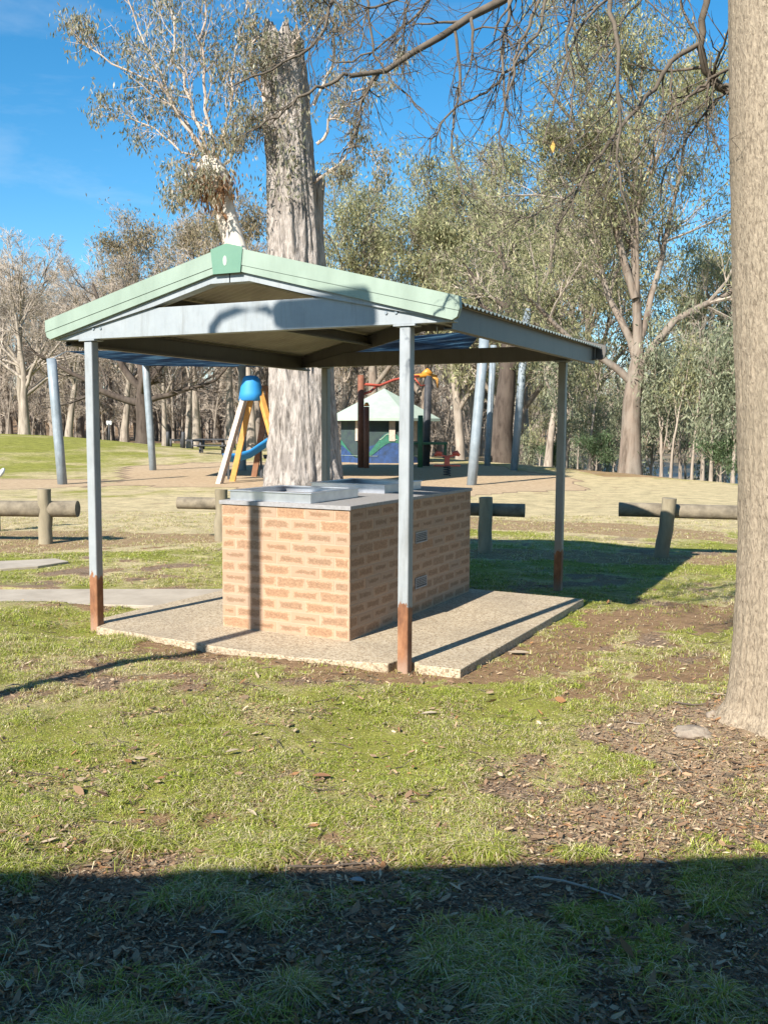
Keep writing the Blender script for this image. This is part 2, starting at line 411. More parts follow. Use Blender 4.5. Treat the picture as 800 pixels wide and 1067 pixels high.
def mat_leaf(name, tint=(1, 1, 1), trans=.35, rough=.55):
    m, nt, p, out = new_mat(name)
    a = nt.nodes.new('ShaderNodeAttribute'); a.attribute_name = 'Col'
    c = mixc(nt, 1., a.outputs['Color'], tint, 'MULTIPLY')
    nt.links.new(c, p.inputs['Base Color']); p.inputs['Roughness'].default_value = rough; p.inputs['Specular IOR Level'].default_value = .3
    tr = nt.nodes.new('ShaderNodeBsdfTranslucent'); nt.links.new(c, tr.inputs[0])
    mx = nt.nodes.new('ShaderNodeMixShader'); mx.inputs[0].default_value = trans
    nt.links.new(p.outputs[0], mx.inputs[1]); nt.links.new(tr.outputs[0], mx.inputs[2]); nt.links.new(mx.outputs[0], out.inputs[0]); return m
M['leaf'] = mat_leaf('gum_leaves', trans=.45)
M['grass'] = mat_leaf('grass_blades', trans=.3, rough=.6)
M['litter'] = mat_leaf('dead_leaves', trans=.1, rough=.8)

# ground
m, nt, p, out = new_mat('park_ground')
at = nt.nodes.new('ShaderNodeAttribute'); at.attribute_name = 'Col'
sp = nt.nodes.new('ShaderNodeSeparateColor'); nt.links.new(at.outputs['Color'], sp.inputs[0])
tc = nt.nodes.new('ShaderNodeTexCoord'); ov = tc.outputs['Object']
nf = noise(nt, 60, 5, .7, ov); nm = noise(nt, 9, 5, .65, ov); nl = noise(nt, 1.2, 4, .6, ov); nc = noise(nt, 160, 3, .7, ov)
soil = ramp(nt, nm, [(.3, (.15, .088, .044)), (.55, (.27, .165, .085)), (.75, (.38, .25, .14))])
soil = mixc(nt, math_(nt, 'MULTIPLY', nc, .6), soil, (.27, .175, .10))
litc = ramp(nt, nf, [(.28, (.075, .048, .030)), (.48, (.21, .145, .095)), (.62, (.33, .24, .165)), (.8, (.45, .36, .27))])
mul = ramp(nt, nm, [(.3, (.42, .29, .165)), (.7, (.66, .50, .32))])
litc = mixc(nt, ramp(nt, sp.outputs[2], [(.9, (0, 0, 0)), (1., (1, 1, 1))]), litc, mixc(nt, .7, litc, mul))
base = mixc(nt, ramp(nt, math_(nt, 'ADD', sp.outputs[2], math_(nt, 'SUBTRACT', nf, .5)), [(.35, (0, 0, 0)), (.7, (1, 1, 1))]), soil, litc)
gcol = ramp(nt, nf, [(.3, (.15, .145, .03)), (.55, (.26, .26, .055)), (.8, (.42, .39, .14))])
dcol = ramp(nt, nf, [(.3, (.33, .255, .14)), (.5, (.50, .405, .24)), (.75, (.64, .54, .36))])
gd = mixc(nt, ramp(nt, math_(nt, 'ADD', sp.outputs[1], math_(nt, 'MULTIPLY', math_(nt, 'SUBTRACT', nm, .5), .8)), [(.35, (0, 0, 0)), (.8, (1, 1, 1))]), gcol, dcol)
big = ramp(nt, noise(nt, 2.4, 9, .78, ov), [(.36, (.66, .66, .62)), (.62, (1.18, 1.16, 1.10))]); gd = mixc(nt, 1., gd, big, 'MULTIPLY')
cov = ramp(nt, math_(nt, 'ADD', sp.outputs[0], math_(nt, 'MULTIPLY', math_(nt, 'SUBTRACT', nf, .5), .9)), [(.35, (0, 0, 0)), (.65, (1, 1, 1))])
cl = mixc(nt, cov, base, gd)
nt.links.new(cl, p.inputs['Base Color']); p.inputs['Roughness'].default_value = .95; p.inputs['Specular IOR Level'].default_value = .12
bump(nt, p, math_(nt, 'ADD', nf, math_(nt, 'MULTIPLY', nc, .5)), .8, .02)
M['ground'] = m
# exposed aggregate concrete
m, nt, p, out = new_mat('exposed_aggregate')
v = nt.nodes.new('ShaderNodeTexVoronoi'); v.inputs['Scale'].default_value = 95
tc = nt.nodes.new('ShaderNodeTexCoord'); nt.links.new(tc.outputs['Object'], v.inputs['Vector'])
sv_ = nt.nodes.new('ShaderNodeSeparateColor'); nt.links.new(v.outputs['Color'], sv_.inputs[0])
c = ramp(nt, sv_.outputs[0], [(.0, (.17, .12, .075)), (.25, (.33, .25, .155)), (.6, (.42, .335, .225)), (1., (.50, .415, .295))])
c = mixc(nt, ramp(nt, noise(nt, 2.2, 5, .6), [(.4, (0, 0, 0)), (.75, (.5, .5, .5))]), c, (.21, .165, .115))
nt.links.new(c, p.inputs['Base Color']); p.inputs['Roughness'].default_value = .85; bump(nt, p, v.outputs['Distance'], .35, .004); M['slab'] = m
M['path'] = basic('path_concrete', (.40, .34, .265), (.30, .25, .19), .9, scale=5, bumps=.2)
m, nt, p, out = new_mat('river_water')
p.inputs['Base Color'].default_value = (.20, .15, .085, 1); p.inputs['Roughness'].default_value = .35; p.inputs['Specular IOR Level'].default_value = .08
bump(nt, p, noise(nt, 1.2, 3, .5), .15, .05); M['water'] = m
# brick: pale fired arris, rough brown face
m, nt, p, out = new_mat('tan_brick')
uv = nt.nodes.new('ShaderNodeUVMap'); su = nt.nodes.new('ShaderNodeSeparateXYZ'); nt.links.new(uv.outputs[0], su.inputs[0])
def edge(sock, k):
    a = math_(nt, 'ABSOLUTE', math_(nt, 'SUBTRACT', sock, .5)); return math_(nt, 'MULTIPLY', math_(nt, 'SUBTRACT', .5, a), k)
eu = edge(su.outputs[0], 5.); ev = edge(su.outputs[1], 2.4)
e = math_(nt, 'MINIMUM', eu, ev)
nb = noise(nt, 48, 6, .8, mapping=(1, 1, 1.5)); nb2 = noise(nt, 14, 3, .6)
k = math_(nt, 'ADD', e, math_(nt, 'MULTIPLY', math_(nt, 'SUBTRACT', nb, .5), 2.6))
sb = nt.nodes.new('ShaderNodeSeparateColor'); ab = nt.nodes.new('ShaderNodeAttribute'); ab.attribute_name = 'Col'; nt.links.new(ab.outputs['Color'], sb.inputs[0])
k = math_(nt, 'ADD', k, math_(nt, 'MULTIPLY', math_(nt, 'SUBTRACT', sb.outputs[1], 1.), 3.0))
k = math_(nt, 'ADD', k, math_(nt, 'MULTIPLY', math_(nt, 'SUBTRACT', nb2, .5), .8))
face = mixc(nt, ramp(nt, k, [(.30, (0, 0, 0)), (.55, (1, 1, 1))]), (.40, .26, .165), ramp(nt, nb, [(.38, (.20, .115, .065)), (.62, (.33, .20, .115))]))
at = nt.nodes.new('ShaderNodeAttribute'); at.attribute_name = 'Col'
face = mixc(nt, 1., face, at.outputs['Color'], 'MULTIPLY')
nt.links.new(face, p.inputs['Base Color']); p.inputs['Roughness'].default_value = .9; bump(nt, p, nb, .5, .004); M['brick'] = m
M['mortar'] = basic('pale_mortar', (.43, .305, .21), (.36, .25, .17), .95, scale=12, bumps=.3)

# ------------------------------------------------------------------ ground, water
def graded(lo, hi, step, far, growth=1.13):
    a = list(np.arange(lo, hi, step)); s = step; x = a[-1]
    while x < far: s *= growth; x += s; a.append(x)
    s = step; x = lo; b = []
    while x > -far: s *= growth; x -= s; b.append(x)
    return np.array(b[::-1]+a)
U_ = graded(-4.0, 4.2, .04, 420, 1.07); W_ = graded(1.4, 14., .045, 420, 1.045)
W_ = W_[W_ > -60]
uu, ww = np.meshgrid(U_, W_)
GX = CAM[0]+uu*HR[0]+ww*HV[0]; GY = CAM[1]+uu*HR[1]+ww*HV[1]
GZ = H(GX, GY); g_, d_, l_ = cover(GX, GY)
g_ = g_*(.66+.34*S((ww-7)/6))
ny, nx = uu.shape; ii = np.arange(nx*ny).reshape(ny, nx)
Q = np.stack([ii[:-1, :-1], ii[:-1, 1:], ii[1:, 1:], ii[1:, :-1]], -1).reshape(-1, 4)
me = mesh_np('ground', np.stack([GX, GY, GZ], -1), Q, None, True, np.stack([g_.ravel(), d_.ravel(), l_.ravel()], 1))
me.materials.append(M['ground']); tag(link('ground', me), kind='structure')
mb = MB()
def ld(la, de): return tuple(CAM[:2]+HR*la+HV*de)
pts = [ld(0, 30), ld(300, 8), ld(300, 160), ld(-60, 160), ld(-60, 70)]
mb.add([(x, y, -1.25) for x, y in pts], [tuple(range(len(pts)))])
tag(mb.build('river_water', M['water']), kind='structure')

# ------------------------------------------------------------------ slab and path
mb = MB().prism(SLAB, 2, -.12, .06)
tag(mb.build('barbecue_slab', M['slab'], bevel=.006), kind='structure')
def sheet(name, pl, top, mat):
    mb = MB().prism(pl, 2, top-.12, top); return tag(mb.build(name, mat, bevel=.008), kind='structure')
sheet('path', [gr(x, y, .055) for x, y in [(-160, 628), (0, 628), (100, 629.5), (160, 631)]]+[(-.02, 1.10), (-.005, 1.85)]+[gr(x, y, .055) for x, y in [(216, 613.5), (100, 613.5), (0, 614), (-160, 615)]], .055, M['path'])
sheet('paving', [gr(x, y, .04) for x, y in [(-60, 592), (0, 594), (40, 591), (72, 586), (58, 583), (20, 585), (-60, 588)]], .055, M['path'])

# ------------------------------------------------------------------ barbecue shelter
W, D = 2.62, 3.51
XC = W/2
root = thing('picnic_shelter', 'open steel shelter with pale green gable capping standing over the brick barbecue', 'shelter')
TOPZ = 2.225
for (x, y, mt) in ((0, 0, 'post'), (W, 0, 'post'), (W, D, 'post_back'), (0, D, 'post_back')):
    mb = MB()
    h = .0375; w = .004
    mb.box((x-h, y-h, -.06), (x+h, y+h, TOPZ-.012))
    o = mb.build('post', M[mt], root, bevel=.009)
    mb = MB().box((x-.075, y-.05, TOPZ-.012), (x+.075, y+.05, TOPZ))
    c = mb.build('cap_plate', M['beam'], o, loc=(0, 0, 0))
SL = .253
def roofz(x, top=2.775): return top-SL*abs(x-XC)
XL, XR = XC-1.69, XC+1.69
for (y0, y1, mt, nm) in ((-.035, .035, 'beam', 'tie_beam'), (D-.035, D+.035, 'steel_dark_shaded', 'tie_beam')):
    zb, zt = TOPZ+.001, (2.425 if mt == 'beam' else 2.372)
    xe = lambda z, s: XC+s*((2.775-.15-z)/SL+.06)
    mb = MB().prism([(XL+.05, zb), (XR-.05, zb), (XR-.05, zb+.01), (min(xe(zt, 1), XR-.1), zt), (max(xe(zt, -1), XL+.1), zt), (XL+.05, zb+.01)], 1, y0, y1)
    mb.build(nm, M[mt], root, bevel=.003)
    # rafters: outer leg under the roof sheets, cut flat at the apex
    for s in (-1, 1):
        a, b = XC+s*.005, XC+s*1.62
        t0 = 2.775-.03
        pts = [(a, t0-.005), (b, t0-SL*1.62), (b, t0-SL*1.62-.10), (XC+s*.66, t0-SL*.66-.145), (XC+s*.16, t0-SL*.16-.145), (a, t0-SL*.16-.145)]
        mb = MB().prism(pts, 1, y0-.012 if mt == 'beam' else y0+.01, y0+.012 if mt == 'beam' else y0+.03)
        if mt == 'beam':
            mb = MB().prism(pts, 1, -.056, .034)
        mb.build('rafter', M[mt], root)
# eave purlins (C sections) and inner purlins
def cpurlin(x, zt, dep, s, name='purlin', mt='steel_dark_shaded'):
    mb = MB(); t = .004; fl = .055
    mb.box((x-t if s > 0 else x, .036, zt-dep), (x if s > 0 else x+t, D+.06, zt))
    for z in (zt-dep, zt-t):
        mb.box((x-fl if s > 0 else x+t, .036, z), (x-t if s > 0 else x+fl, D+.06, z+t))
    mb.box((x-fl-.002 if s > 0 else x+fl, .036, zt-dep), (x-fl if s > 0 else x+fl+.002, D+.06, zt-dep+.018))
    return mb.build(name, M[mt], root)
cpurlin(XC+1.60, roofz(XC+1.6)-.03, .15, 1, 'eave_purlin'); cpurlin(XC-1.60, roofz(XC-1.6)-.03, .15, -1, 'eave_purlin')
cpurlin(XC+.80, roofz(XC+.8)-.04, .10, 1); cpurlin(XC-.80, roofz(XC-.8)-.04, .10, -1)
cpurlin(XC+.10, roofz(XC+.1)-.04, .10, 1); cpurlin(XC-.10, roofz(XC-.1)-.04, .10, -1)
# corrugated roof sheets
for s in (-1, 1):
    ys = np.arange(-.07, D+.09, .0095); zc = .009*np.cos(ys*2*PI/.076)
    xs = np.array([XC+s*.0, XC+s*.8, XC+s*1.655])
    V = []; n = len(ys)
    for off in (0, -.003):
        for x in xs:
            V.append(np.stack([np.full(n, x), ys, roofz(x)-.012+zc+off], 1))
    V = np.concatenate(V); idx = np.arange(6*n).reshape(6, n); q = []; mi = []
    for layer in (0, 3):
        for k in (0, 1):
            a = idx[layer+k]; b = idx[layer+k+1]
            q.append(np.stack([a[:-1], b[:-1], b[1:], a[1:]], 1)); mi.append(np.full(n-1, 0 if layer == 0 else 1))
    a, b = idx[2], idx[5]; q.append(np.stack([a[:-1], b[:-1], b[1:], a[1:]], 1)); mi.append(np.zeros(n-1))
    me = mesh_np('roof_sheet', V, np.concatenate(q), None, True, None, np.concatenate(mi)); me.materials.append(M['roof_top']); me.materials.append(M['under'])
    link('roof_sheet', me, root)
# barge cappings, apex plates
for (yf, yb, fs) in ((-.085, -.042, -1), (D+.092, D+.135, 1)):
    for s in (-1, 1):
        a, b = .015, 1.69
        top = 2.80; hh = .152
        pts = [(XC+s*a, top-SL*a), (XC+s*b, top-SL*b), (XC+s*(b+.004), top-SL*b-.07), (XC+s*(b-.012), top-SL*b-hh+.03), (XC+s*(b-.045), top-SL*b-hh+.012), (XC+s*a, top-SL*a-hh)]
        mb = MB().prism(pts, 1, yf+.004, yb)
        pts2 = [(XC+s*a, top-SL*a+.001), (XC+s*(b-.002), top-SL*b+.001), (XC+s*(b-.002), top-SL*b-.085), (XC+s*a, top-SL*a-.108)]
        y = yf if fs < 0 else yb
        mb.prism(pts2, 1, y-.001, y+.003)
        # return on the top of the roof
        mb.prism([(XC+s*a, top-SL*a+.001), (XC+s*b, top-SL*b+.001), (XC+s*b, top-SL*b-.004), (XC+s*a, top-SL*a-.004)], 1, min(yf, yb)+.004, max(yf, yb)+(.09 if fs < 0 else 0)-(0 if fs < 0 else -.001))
        mb.build('barge_capping', M['green' if fs < 0 else 'steel_dark_shaded'], root)  # back capping gets the shade-darkened paint in place of pale green
    z0 = 2.815; w1, w2 = .132, .112
    pts = [(XC, z0), (XC+w1, z0-SL*w1), (XC+w2, z0-.035-.165), (XC-w2, z0-.035-.165), (XC-w1, z0-SL*w1)]
    y = yf-.007 if fs < 0 else yb+.004
    ap = MB().prism(pts, 1, y-.001, y+.004).build('apex_plate', M['green2'], root, bevel=.001)
    if fs < 0:
        mb = MB(); V = []; n = 12
        V = [(XC-.012+.028*math.cos(t)*.6, y-.004, 2.70+.034*math.sin(t)) for t in np.arange(n)*2*PI/n]
        mb.prism([(v[0], v[2]) for v in V], 1, y-.003, y-.001)
        mb.build('sticker', M['hutroof'], ap, loc=(0, 0, 0))
for x_ in (.06, .13, W-.13, W-.06):
    mb = MB(); mb.prism([(x_+.011*math.cos(t), 2.30+.011*math.sin(t)) for t in np.arange(6)*PI/3], 1, -.043, -.034); mb.build('bolt', M['dark' if 0 else 'gal'], root)
# ridge cap
mb = MB().prism([(XC-.14, roofz(XC-.14)+.012), (XC, 2.80), (XC+.14, roofz(XC+.14)+.012), (XC+.14, roofz(XC+.14)+.006), (XC, 2.792), (XC-.14, roofz(XC-.14)+.006)], 1, -.04, D+.09)
mb.build('ridge_cap', M['green'], root)

# ------------------------------------------------------------------ brick barbecue
root = thing('brick_barbecue', 'waist-high tan brick barbecue with two stainless hotplates under the shelter', 'barbecue')
bx0, bx1, by0, by1, bz0 = .905, 2.005, .38, 2.71, .06
NC = 11; ch = .0855; bz1 = bz0+NC*ch
mb = MB().box((bx0+.0012, by0+.0012, bz0-.03), (bx1-.0012, by1-.0012, bz1)); mb.build('mortar', M['mortar'], root)
V = []; Qd = []; UVs = []; Cc = []; nb_ = 0; rng = np.random.default_rng(5)
def brick(face, a, b, z):
    global nb_
    j = .0042; a += j; b -= j; z0, z1 = z+j*1.1, z+ch-j*1.1; d = .025
    o = rng.uniform(0, .0009)
    if face == 'f': P = [(a, by0-o), (b, by0-o), (b, by0+d), (a, by0+d)]
    if face == 'k': P = [(b, by1+o), (a, by1+o), (a, by1-d), (b, by1-d)]
    if face == 'r': P = [(bx1+o, a), (bx1+o, b), (bx1-d, b), (bx1-d, a)]
    if face == 'l': P = [(bx0-o, b), (bx0-o, a), (bx0+d, a), (bx0+d, b)]
    v = [(x, y, z0) for x, y in P]+[(x, y, z1) for x, y in P]
    n = len(V); V.extend(v)
    for q in ((0, 1, 5, 4), (1, 2, 6, 5), (3, 0, 4, 7), (4, 5, 6, 7), (3, 2, 1, 0)):
        Qd.append([n+i for i in q])
    UVs.extend([(0, 0), (1, 0), (1, 1), (0, 1)]+[(0, 0), (.04, 0), (.04, 1), (0, 1)]*2+[(0, 0), (1, 0), (1, .04), (0, .04)]*2)
    t = rng.uniform(.86, 1.12); w = rng.uniform(-.04, .04); Cc.extend([(t+w, t, t-w)]*8)
bl = (bx1-bx0)/4.5; sl = (by1-by0)/9.5
for c in range(NC):
    z = bz1-(c+1)*ch; odd = c % 2
    if not odd: cuts = [bx0+bl*i for i in range(5)]+[bx1]
    else: cuts = [bx0, bx0+bl*.5]+[bx0+bl*(.5+i) for i in range(1, 5)]
    for a, b in zip(cuts[:-1], cuts[1:]): brick('f', a, b, z); brick('k', a, b, z)
    if not odd: cuts = [by0+sl*i for i in range(10)]+[by1]
    else: cuts = [by0, by0+sl*.5]+[by0+sl*(.5+i) for i in range(1, 10)]
    for a, b in zip(cuts[:-1], cuts[1:]):
        brick('r', a, b, z); brick('l', a, b, z)
me = mesh_np('brickwork', V, Qd, None, False, np.array(Cc), None, UVs); me.materials.append(M['brick']); link('brickwork', me, root)
top = MB().box((bx0-.012, by0-.012, bz1), (bx1+.012, by1+.012, bz1+.028)).build('benchtop', [M['bench']], root, bevel=.004)
MB().box((bx0-.014, by0-.0145, bz1-.001), (bx1+.0145, by0-.012, bz1+.0265)).build('front_edging', M['bench_edge'], top, loc=(0, 0, 0))
zt = bz1+.028
for (ya, yb) in ((.425, 1.15), (1.62, 2.36)):
    xa, xb = .95, 1.66
    mb = MB(); t = .022; h = .068
    mb.box((xa, ya, zt), (xb, ya+t, zt+h)); mb.box((xa, yb-t, zt), (xb, yb, zt+h)); mb.box((xa, ya+t, zt), (xa+t, yb-t, zt+h)); mb.box((xb-t, ya+t, zt), (xb, yb-t, zt+h))
    mb.box((xa-.012, ya-.012, zt+h), (xb+.012, ya+.05, zt+h+.007)); mb.box((xa-.012, yb-.05, zt+h), (xb+.012, yb+.012, zt+h+.007))
    mb.box((xa-.012, ya+.05, zt+h), (xa+.05, yb-.05, zt+h+.007)); mb.box((xb-.05, ya+.05, zt+h), (xb+.012, yb-.05, zt+h+.007))
    hp = mb.build('hotplate', M['stain'], root, bevel=.0015)
    MB().box((xa+t, ya+t, zt+.005), (xb-t, yb-t, zt+.026)).build('cooking_plate', M['bench_edge'], hp, loc=(0, 0, 0))
    mb = MB(); cx = xa+.35; mb.tube([(cx, ya+.3, zt+.0265), (cx, ya+.3, zt+.03)], .03, 14); mb.build('drain', M['dark'], hp, loc=(0, 0, 0))
for z in (.685, .31):
    ya, yb = 1.49, 1.72
    mb = MB().box((bx1-.01, ya, z-.045), (bx1+.002, yb, z+.045))
    vt = mb.build('air_vent', M['dark'], root)
    mb = MB()
    mb.box((bx1+.001, ya, z+.035), (bx1+.007, yb, z+.045)); mb.box((bx1+.001, ya, z-.045), (bx1+.007, yb, z-.035)); mb.box((bx1+.001, ya, z-.035), (bx1+.007, ya+.012, z+.035)); mb.box((bx1+.001, yb-.012, z-.035), (bx1+.007, yb, z+.035))
    for k in range(1, 5): mb.box((bx1+.001, ya+.012, z-.035+k*.014), (bx1+.006, yb-.012, z-.030+k*.014))
    for k in range(1, 7): mb.box((bx1+.001, ya+k*.033, z-.035), (bx1+.0065, ya+k*.033+.004, z+.035))
    mb.build('grille', M['bench_edge'], vt, loc=(0, 0, 0))

# ------------------------------------------------------------------ low log fences
def wobbly(name, a, b, r0, r1, mat, parent, seed, sides=16, K=14, loc=None, lump=.06):
    a, b = np.array(a, float), np.array(b, float); t = np.linspace(0, 1, K)
    P = a+(b-a)*t[:, None]; P += (np.stack([fbm(t*3+seed, t*0+i, seed=seed) for i in range(3)], 1)-.5)*.5*r0*np.sin(t*PI)[:, None]
    R = (r0+(r1-r0)*t)*(1+lump*(fbm(t*5, t*0+3.3, seed=seed+2)-.5)*2)
    V, Qs = tubes_np(P[None], R[None], sides)
    V += (fbm(V[:, 0]*9, V[:, 1]*9, V[:, 2]*9, seed=seed)-.5)[:, None]*.25*r0*np.random.default_rng(seed).normal(0, .1, V.shape)
    mb = MB(); F = [tuple(q) for q in Qs]; mb.add(V, F, 0, True)
    n = sides
    mb.add([P[0]+(b-a)*1e-4]+[tuple(V[i]) for i in range(n)], [(0, 1+(i+1) % n, 1+i) for i in range(n)], 0)
    mb.add([P[-1]]+[tuple(V[(K-1)*n+i]) for i in range(n)], [(0, 1+i, 1+(i+1) % n) for i in range(n)], 0)
    return mb.build(name, mat, parent, loc=loc)
def fence(name, label, posts, rails, seed):
    r = thing(name, label, 'fence', (*posts[0][0], 0))
    for i, (p_, h, lean) in enumerate(posts):
        z = float(H(p_[0], p_[1]))
        wobbly('post', (p_[0], p_[1], z-.1), (p_[0]+lean, p_[1], z+h), .092, .085, M['timber'], r, seed+i)
    for i, (a, b, rr) in enumerate(rails):
        wobbly('rail', a, b, rr, rr*1.02, M['log'], r, seed+20+i, K=20)
pL = gr(48, 569); pR = gr(687, 582); pM = gr(505, 575); pB = gr(246, 572)
fence('log_fence', 'low log barrier in the bare strip at the far left behind the path', [(pL, .72, .0), (tuple(np.array(pL)+[-2.6, -1.3]), .7, 0)],
      [((*(np.array(pL)+[-3.2, -1.45]), .44), (*(np.array(pL)+[.36, .22]), .49), .105)], 100)
fence('log_fence', 'low log barrier running behind the brick barbecue', [(pM, .70, 0.), (tuple(np.array(pM)+[-3.45, -.9]), .70, 0)],
      [((pM[0]-4.1, pM[1]-1.0, .53), (pM[0]+.44, pM[1]+.25, .53), .082)], 130)
fence('log_fence', 'low log barrier with leaning post beside the big near tree trunk', [(pR, .74, .09), (tuple(np.array(pR)+[2.9, 1.0]), .72, 0)],
      [((pR[0]-.52, pR[1]+.02, .58), (pR[0]+3.3, pR[1]+1.1, .56), .088)], 160)
# cropped post with a pale fitting at the left edge
b = gr(-4, 556); r = thing('drinking_fountain', 'dark slim post with pale curved fittings at the left edge beyond the log barrier', 'fountain', (*b, 0))
MB().box((b[0]-.05, b[1]-.05, -.05), (b[0]+.05, b[1]+.05, .92)).build('post', M['steel_dark_shaded'], r, bevel=.006)
c = sv(0, 496, 13.2); mb = MB(); q0 = np.array([b[0]+.03, b[1], .82]); mb.tube([q0, q0+[.06, .02, .03], q0+[.11, .03, .09], q0+[.14, .03, .13]], [.02, .03, .035, .02], 10); mb.build('spout', M['white'], r)
mb = MB(); mb.tube([(b[0]+.02, b[1], .44), (b[0]+.10, b[1], .45), (b[0]+.14, b[1], .46)], [.03, .04, .02], 10); mb.build('tap', M['white'], r)
del c

# ------------------------------------------------------------------ tree generator
def norm(v): return v/(np.linalg.norm(v, axis=-1, keepdims=True)+1e-9)
def grow(rng, P0, D0, L, R0, K, curl, up, taper=.75):
    N = len(P0); P = np.zeros((N, K, 3)); P[:, 0] = P0; d = norm(D0); st = (np.asarray(L)/(K-1))[:, None]
    upv = np.zeros((N, 3)); upv[:, 2] = up
    for k in range(1, K):
        P[:, k] = P[:, k-1]+d*st
        d = norm(d+rng.normal(0, curl, (N, 3))+upv)
    t = np.linspace(0, 1, K)[None]
    return P, np.asarray(R0)[:, None]*(1-taper*t)
def sprout(rng, P, R, L, n, t0, t1, ang, lf, rf, rmin=.004, azbias=None):
    N, K, _ = P.shape; t = rng.uniform(t0, t1, (N, n)); f = t*(K-1); i = np.minimum(f.astype(int), K-2); fr = (f-i)[..., None]
    I = np.arange(N)[:, None]
    p = P[I, i]*(1-fr)+P[I, i+1]*fr; T = norm(P[I, i+1]-P[I, i]); r = R[I, i]*(1-fr[..., 0])+R[I, i+1]*fr[..., 0]
    a = rng.normal(ang, ang*.25, (N, n))[..., None]; q = rng.normal(0, 1, (N, n, 3)); q = norm(q-T*np.sum(q*T, -1, keepdims=True))
    d = T*np.cos(a)+q*np.sin(a)
    l = np.asarray(L)[:, None]*lf*(1.15-.6*t)*rng.uniform(.6, 1.25, (N, n))
    return p.reshape(-1, 3), d.reshape(-1, 3), l.ravel(), np.maximum(r*rf, rmin).ravel()
def leaves(rng, so, C, n, spread, size, droop=.8, cols=None, mi=1, aspect=.26):
    """n narrow hanging leaves around every centre"""
    M_ = len(C)*n; c = np.repeat(C, n, 0)+rng.normal(0, spread, (M_, 3))
    d = rng.normal(0, 1, (M_, 3)); d[:, 2] -= droop*2; d = norm(d)
    s = norm(np.cross(d, rng.normal(0, 1, (M_, 3)))); L = size*rng.uniform(.6, 1.4, (M_, 1)); w = L*aspect
    V = np.stack([c, c+d*L*.45+s*w*.5, c+d*L, c+d*L*.45-s*w*.5], 1)
    cols = np.array(cols if cols is not None else [(.13, .14, .065), (.17, .17, .085), (.10, .115, .06), (.20, .185, .10)])
    cc = cols[rng.integers(0, len(cols), M_)]*rng.uniform(.75, 1.25, (M_, 1))
    clump = np.repeat(rng.uniform(.75, 1.25, (len(C), 1)), n, 0); cc = cc*clump
    so.add(V.reshape(-1, 3), np.arange(M_*4).reshape(-1, 4), mi=mi, C=np.repeat(cc, 4, 0))
def tree_meshes(seed, height, tr, nl=7, n2=7, n3=7, n4=5, lean=(0, 0), crown0=.35, ang=.75, leaf=0, leafsize=.2, spread=.35, bark='bark_pale', twig='twig', curl=.12, up=.05,
                llen=.55, trunk_pts=None, limbs=None, leafcols=None, rmin=.012, lastK=4, limb_up=.09, t2=.2, upl=1.0, gap=.8, keep=.47):
    rng = np.random.default_rng(seed)
    K = 12; h = height*.8
    if trunk_pts is None:
        P, R = grow(rng, np.zeros((1, 3)), np.array([[lean[0], lean[1], 1.]]), [h], [tr], K, .05, .04, .8)
        P[:, 0, 2] -= .25
        R[:, 0] *= 1.35; R[:, 1] *= 1.08
    else:
        P = np.array(trunk_pts, float)[None, :, :3]; R = np.array([q[3] for q in trunk_pts])[None]
    tk = Soup(); tk.tubes(P, R, 12)
    p, d, l, r = sprout(rng, P, R, [height], nl, crown0, 1., ang, llen, .62)
    d[:, 2] = np.abs(d[:, 2])*upl
    if limbs is not None:
        lp = np.array([q[0] for q in limbs], float); ldd = np.array([q[1] for q in limbs], float); ll = np.array([q[2] for q in limbs]); lr = np.array([q[3] for q in limbs])
        p, d, l, r = np.concatenate([lp, p]), np.concatenate([ldd, d]), np.concatenate([ll, l]), np.concatenate([lr, r])
    P1, R1 = grow(rng, p, d, l, r, 9, curl*1.3, limb_up); tk.tubes(P1, R1, 7)
    cr = Soup()
    p, d, l2, r = sprout(rng, P1, R1, l, n2, t2, 1., .75, .5, .55, rmin); P2, R2 = grow(rng, p, d, l2, r, 6, curl*1.3, up); cr.tubes(P2, R2, 4)
    p, d, l3, r = sprout(rng, P2, R2, l2, n3, .15, 1., .7, .55, .55, rmin*.8); P3, R3 = grow(rng, p, d, l3, r, 5, curl*1.5, up); cr.tubes(P3, R3, 3)
    ends = P3
    if n4:
        p, d, l4, r = sprout(rng, P3, R3, l3, n4, .15, 1., .65, .6, .6, rmin*.65); P4, R4 = grow(rng, p, d, l4, r, lastK, curl*1.5, up*.5, .6); cr.tubes(P4, R4, 3)
        ends = P4
    if leaf:
        C = np.concatenate([ends[:, -1], ends[:, ends.shape[1]//2]]); q_ = fbm(C[:, 0]*gap, C[:, 1]*gap, C[:, 2]*gap, seed=seed, o=2); C = C[q_ > keep]; leaves(rng, cr, C, leaf, spread, leafsize, cols=leafcols)
    return tk.mesh('trunk', [M[bark]]), cr.mesh('crown', [M[twig], M['leaf']], False)
def tree(name, label, x, dist, meshes, rz=0., sc=1., group=None, z=None):
    p = along(x, dist); zz = float(H(p[0], p[1])) if z is None else z
    r = thing(name, label, 'tree', (p[0], p[1], zz-.05), rz, group); r.scale = (sc,)*3 if not isinstance(sc, tuple) else sc
    part('trunk', meshes[0], r); part('crown', meshes[1], r); return r
def copy_tree(root, label, x, dist, rz, sc, group=None):
    p = along(x, dist); return dup(root, (p[0], p[1], float(H(p[0], p[1]))-.05), rz, sc, label, group)

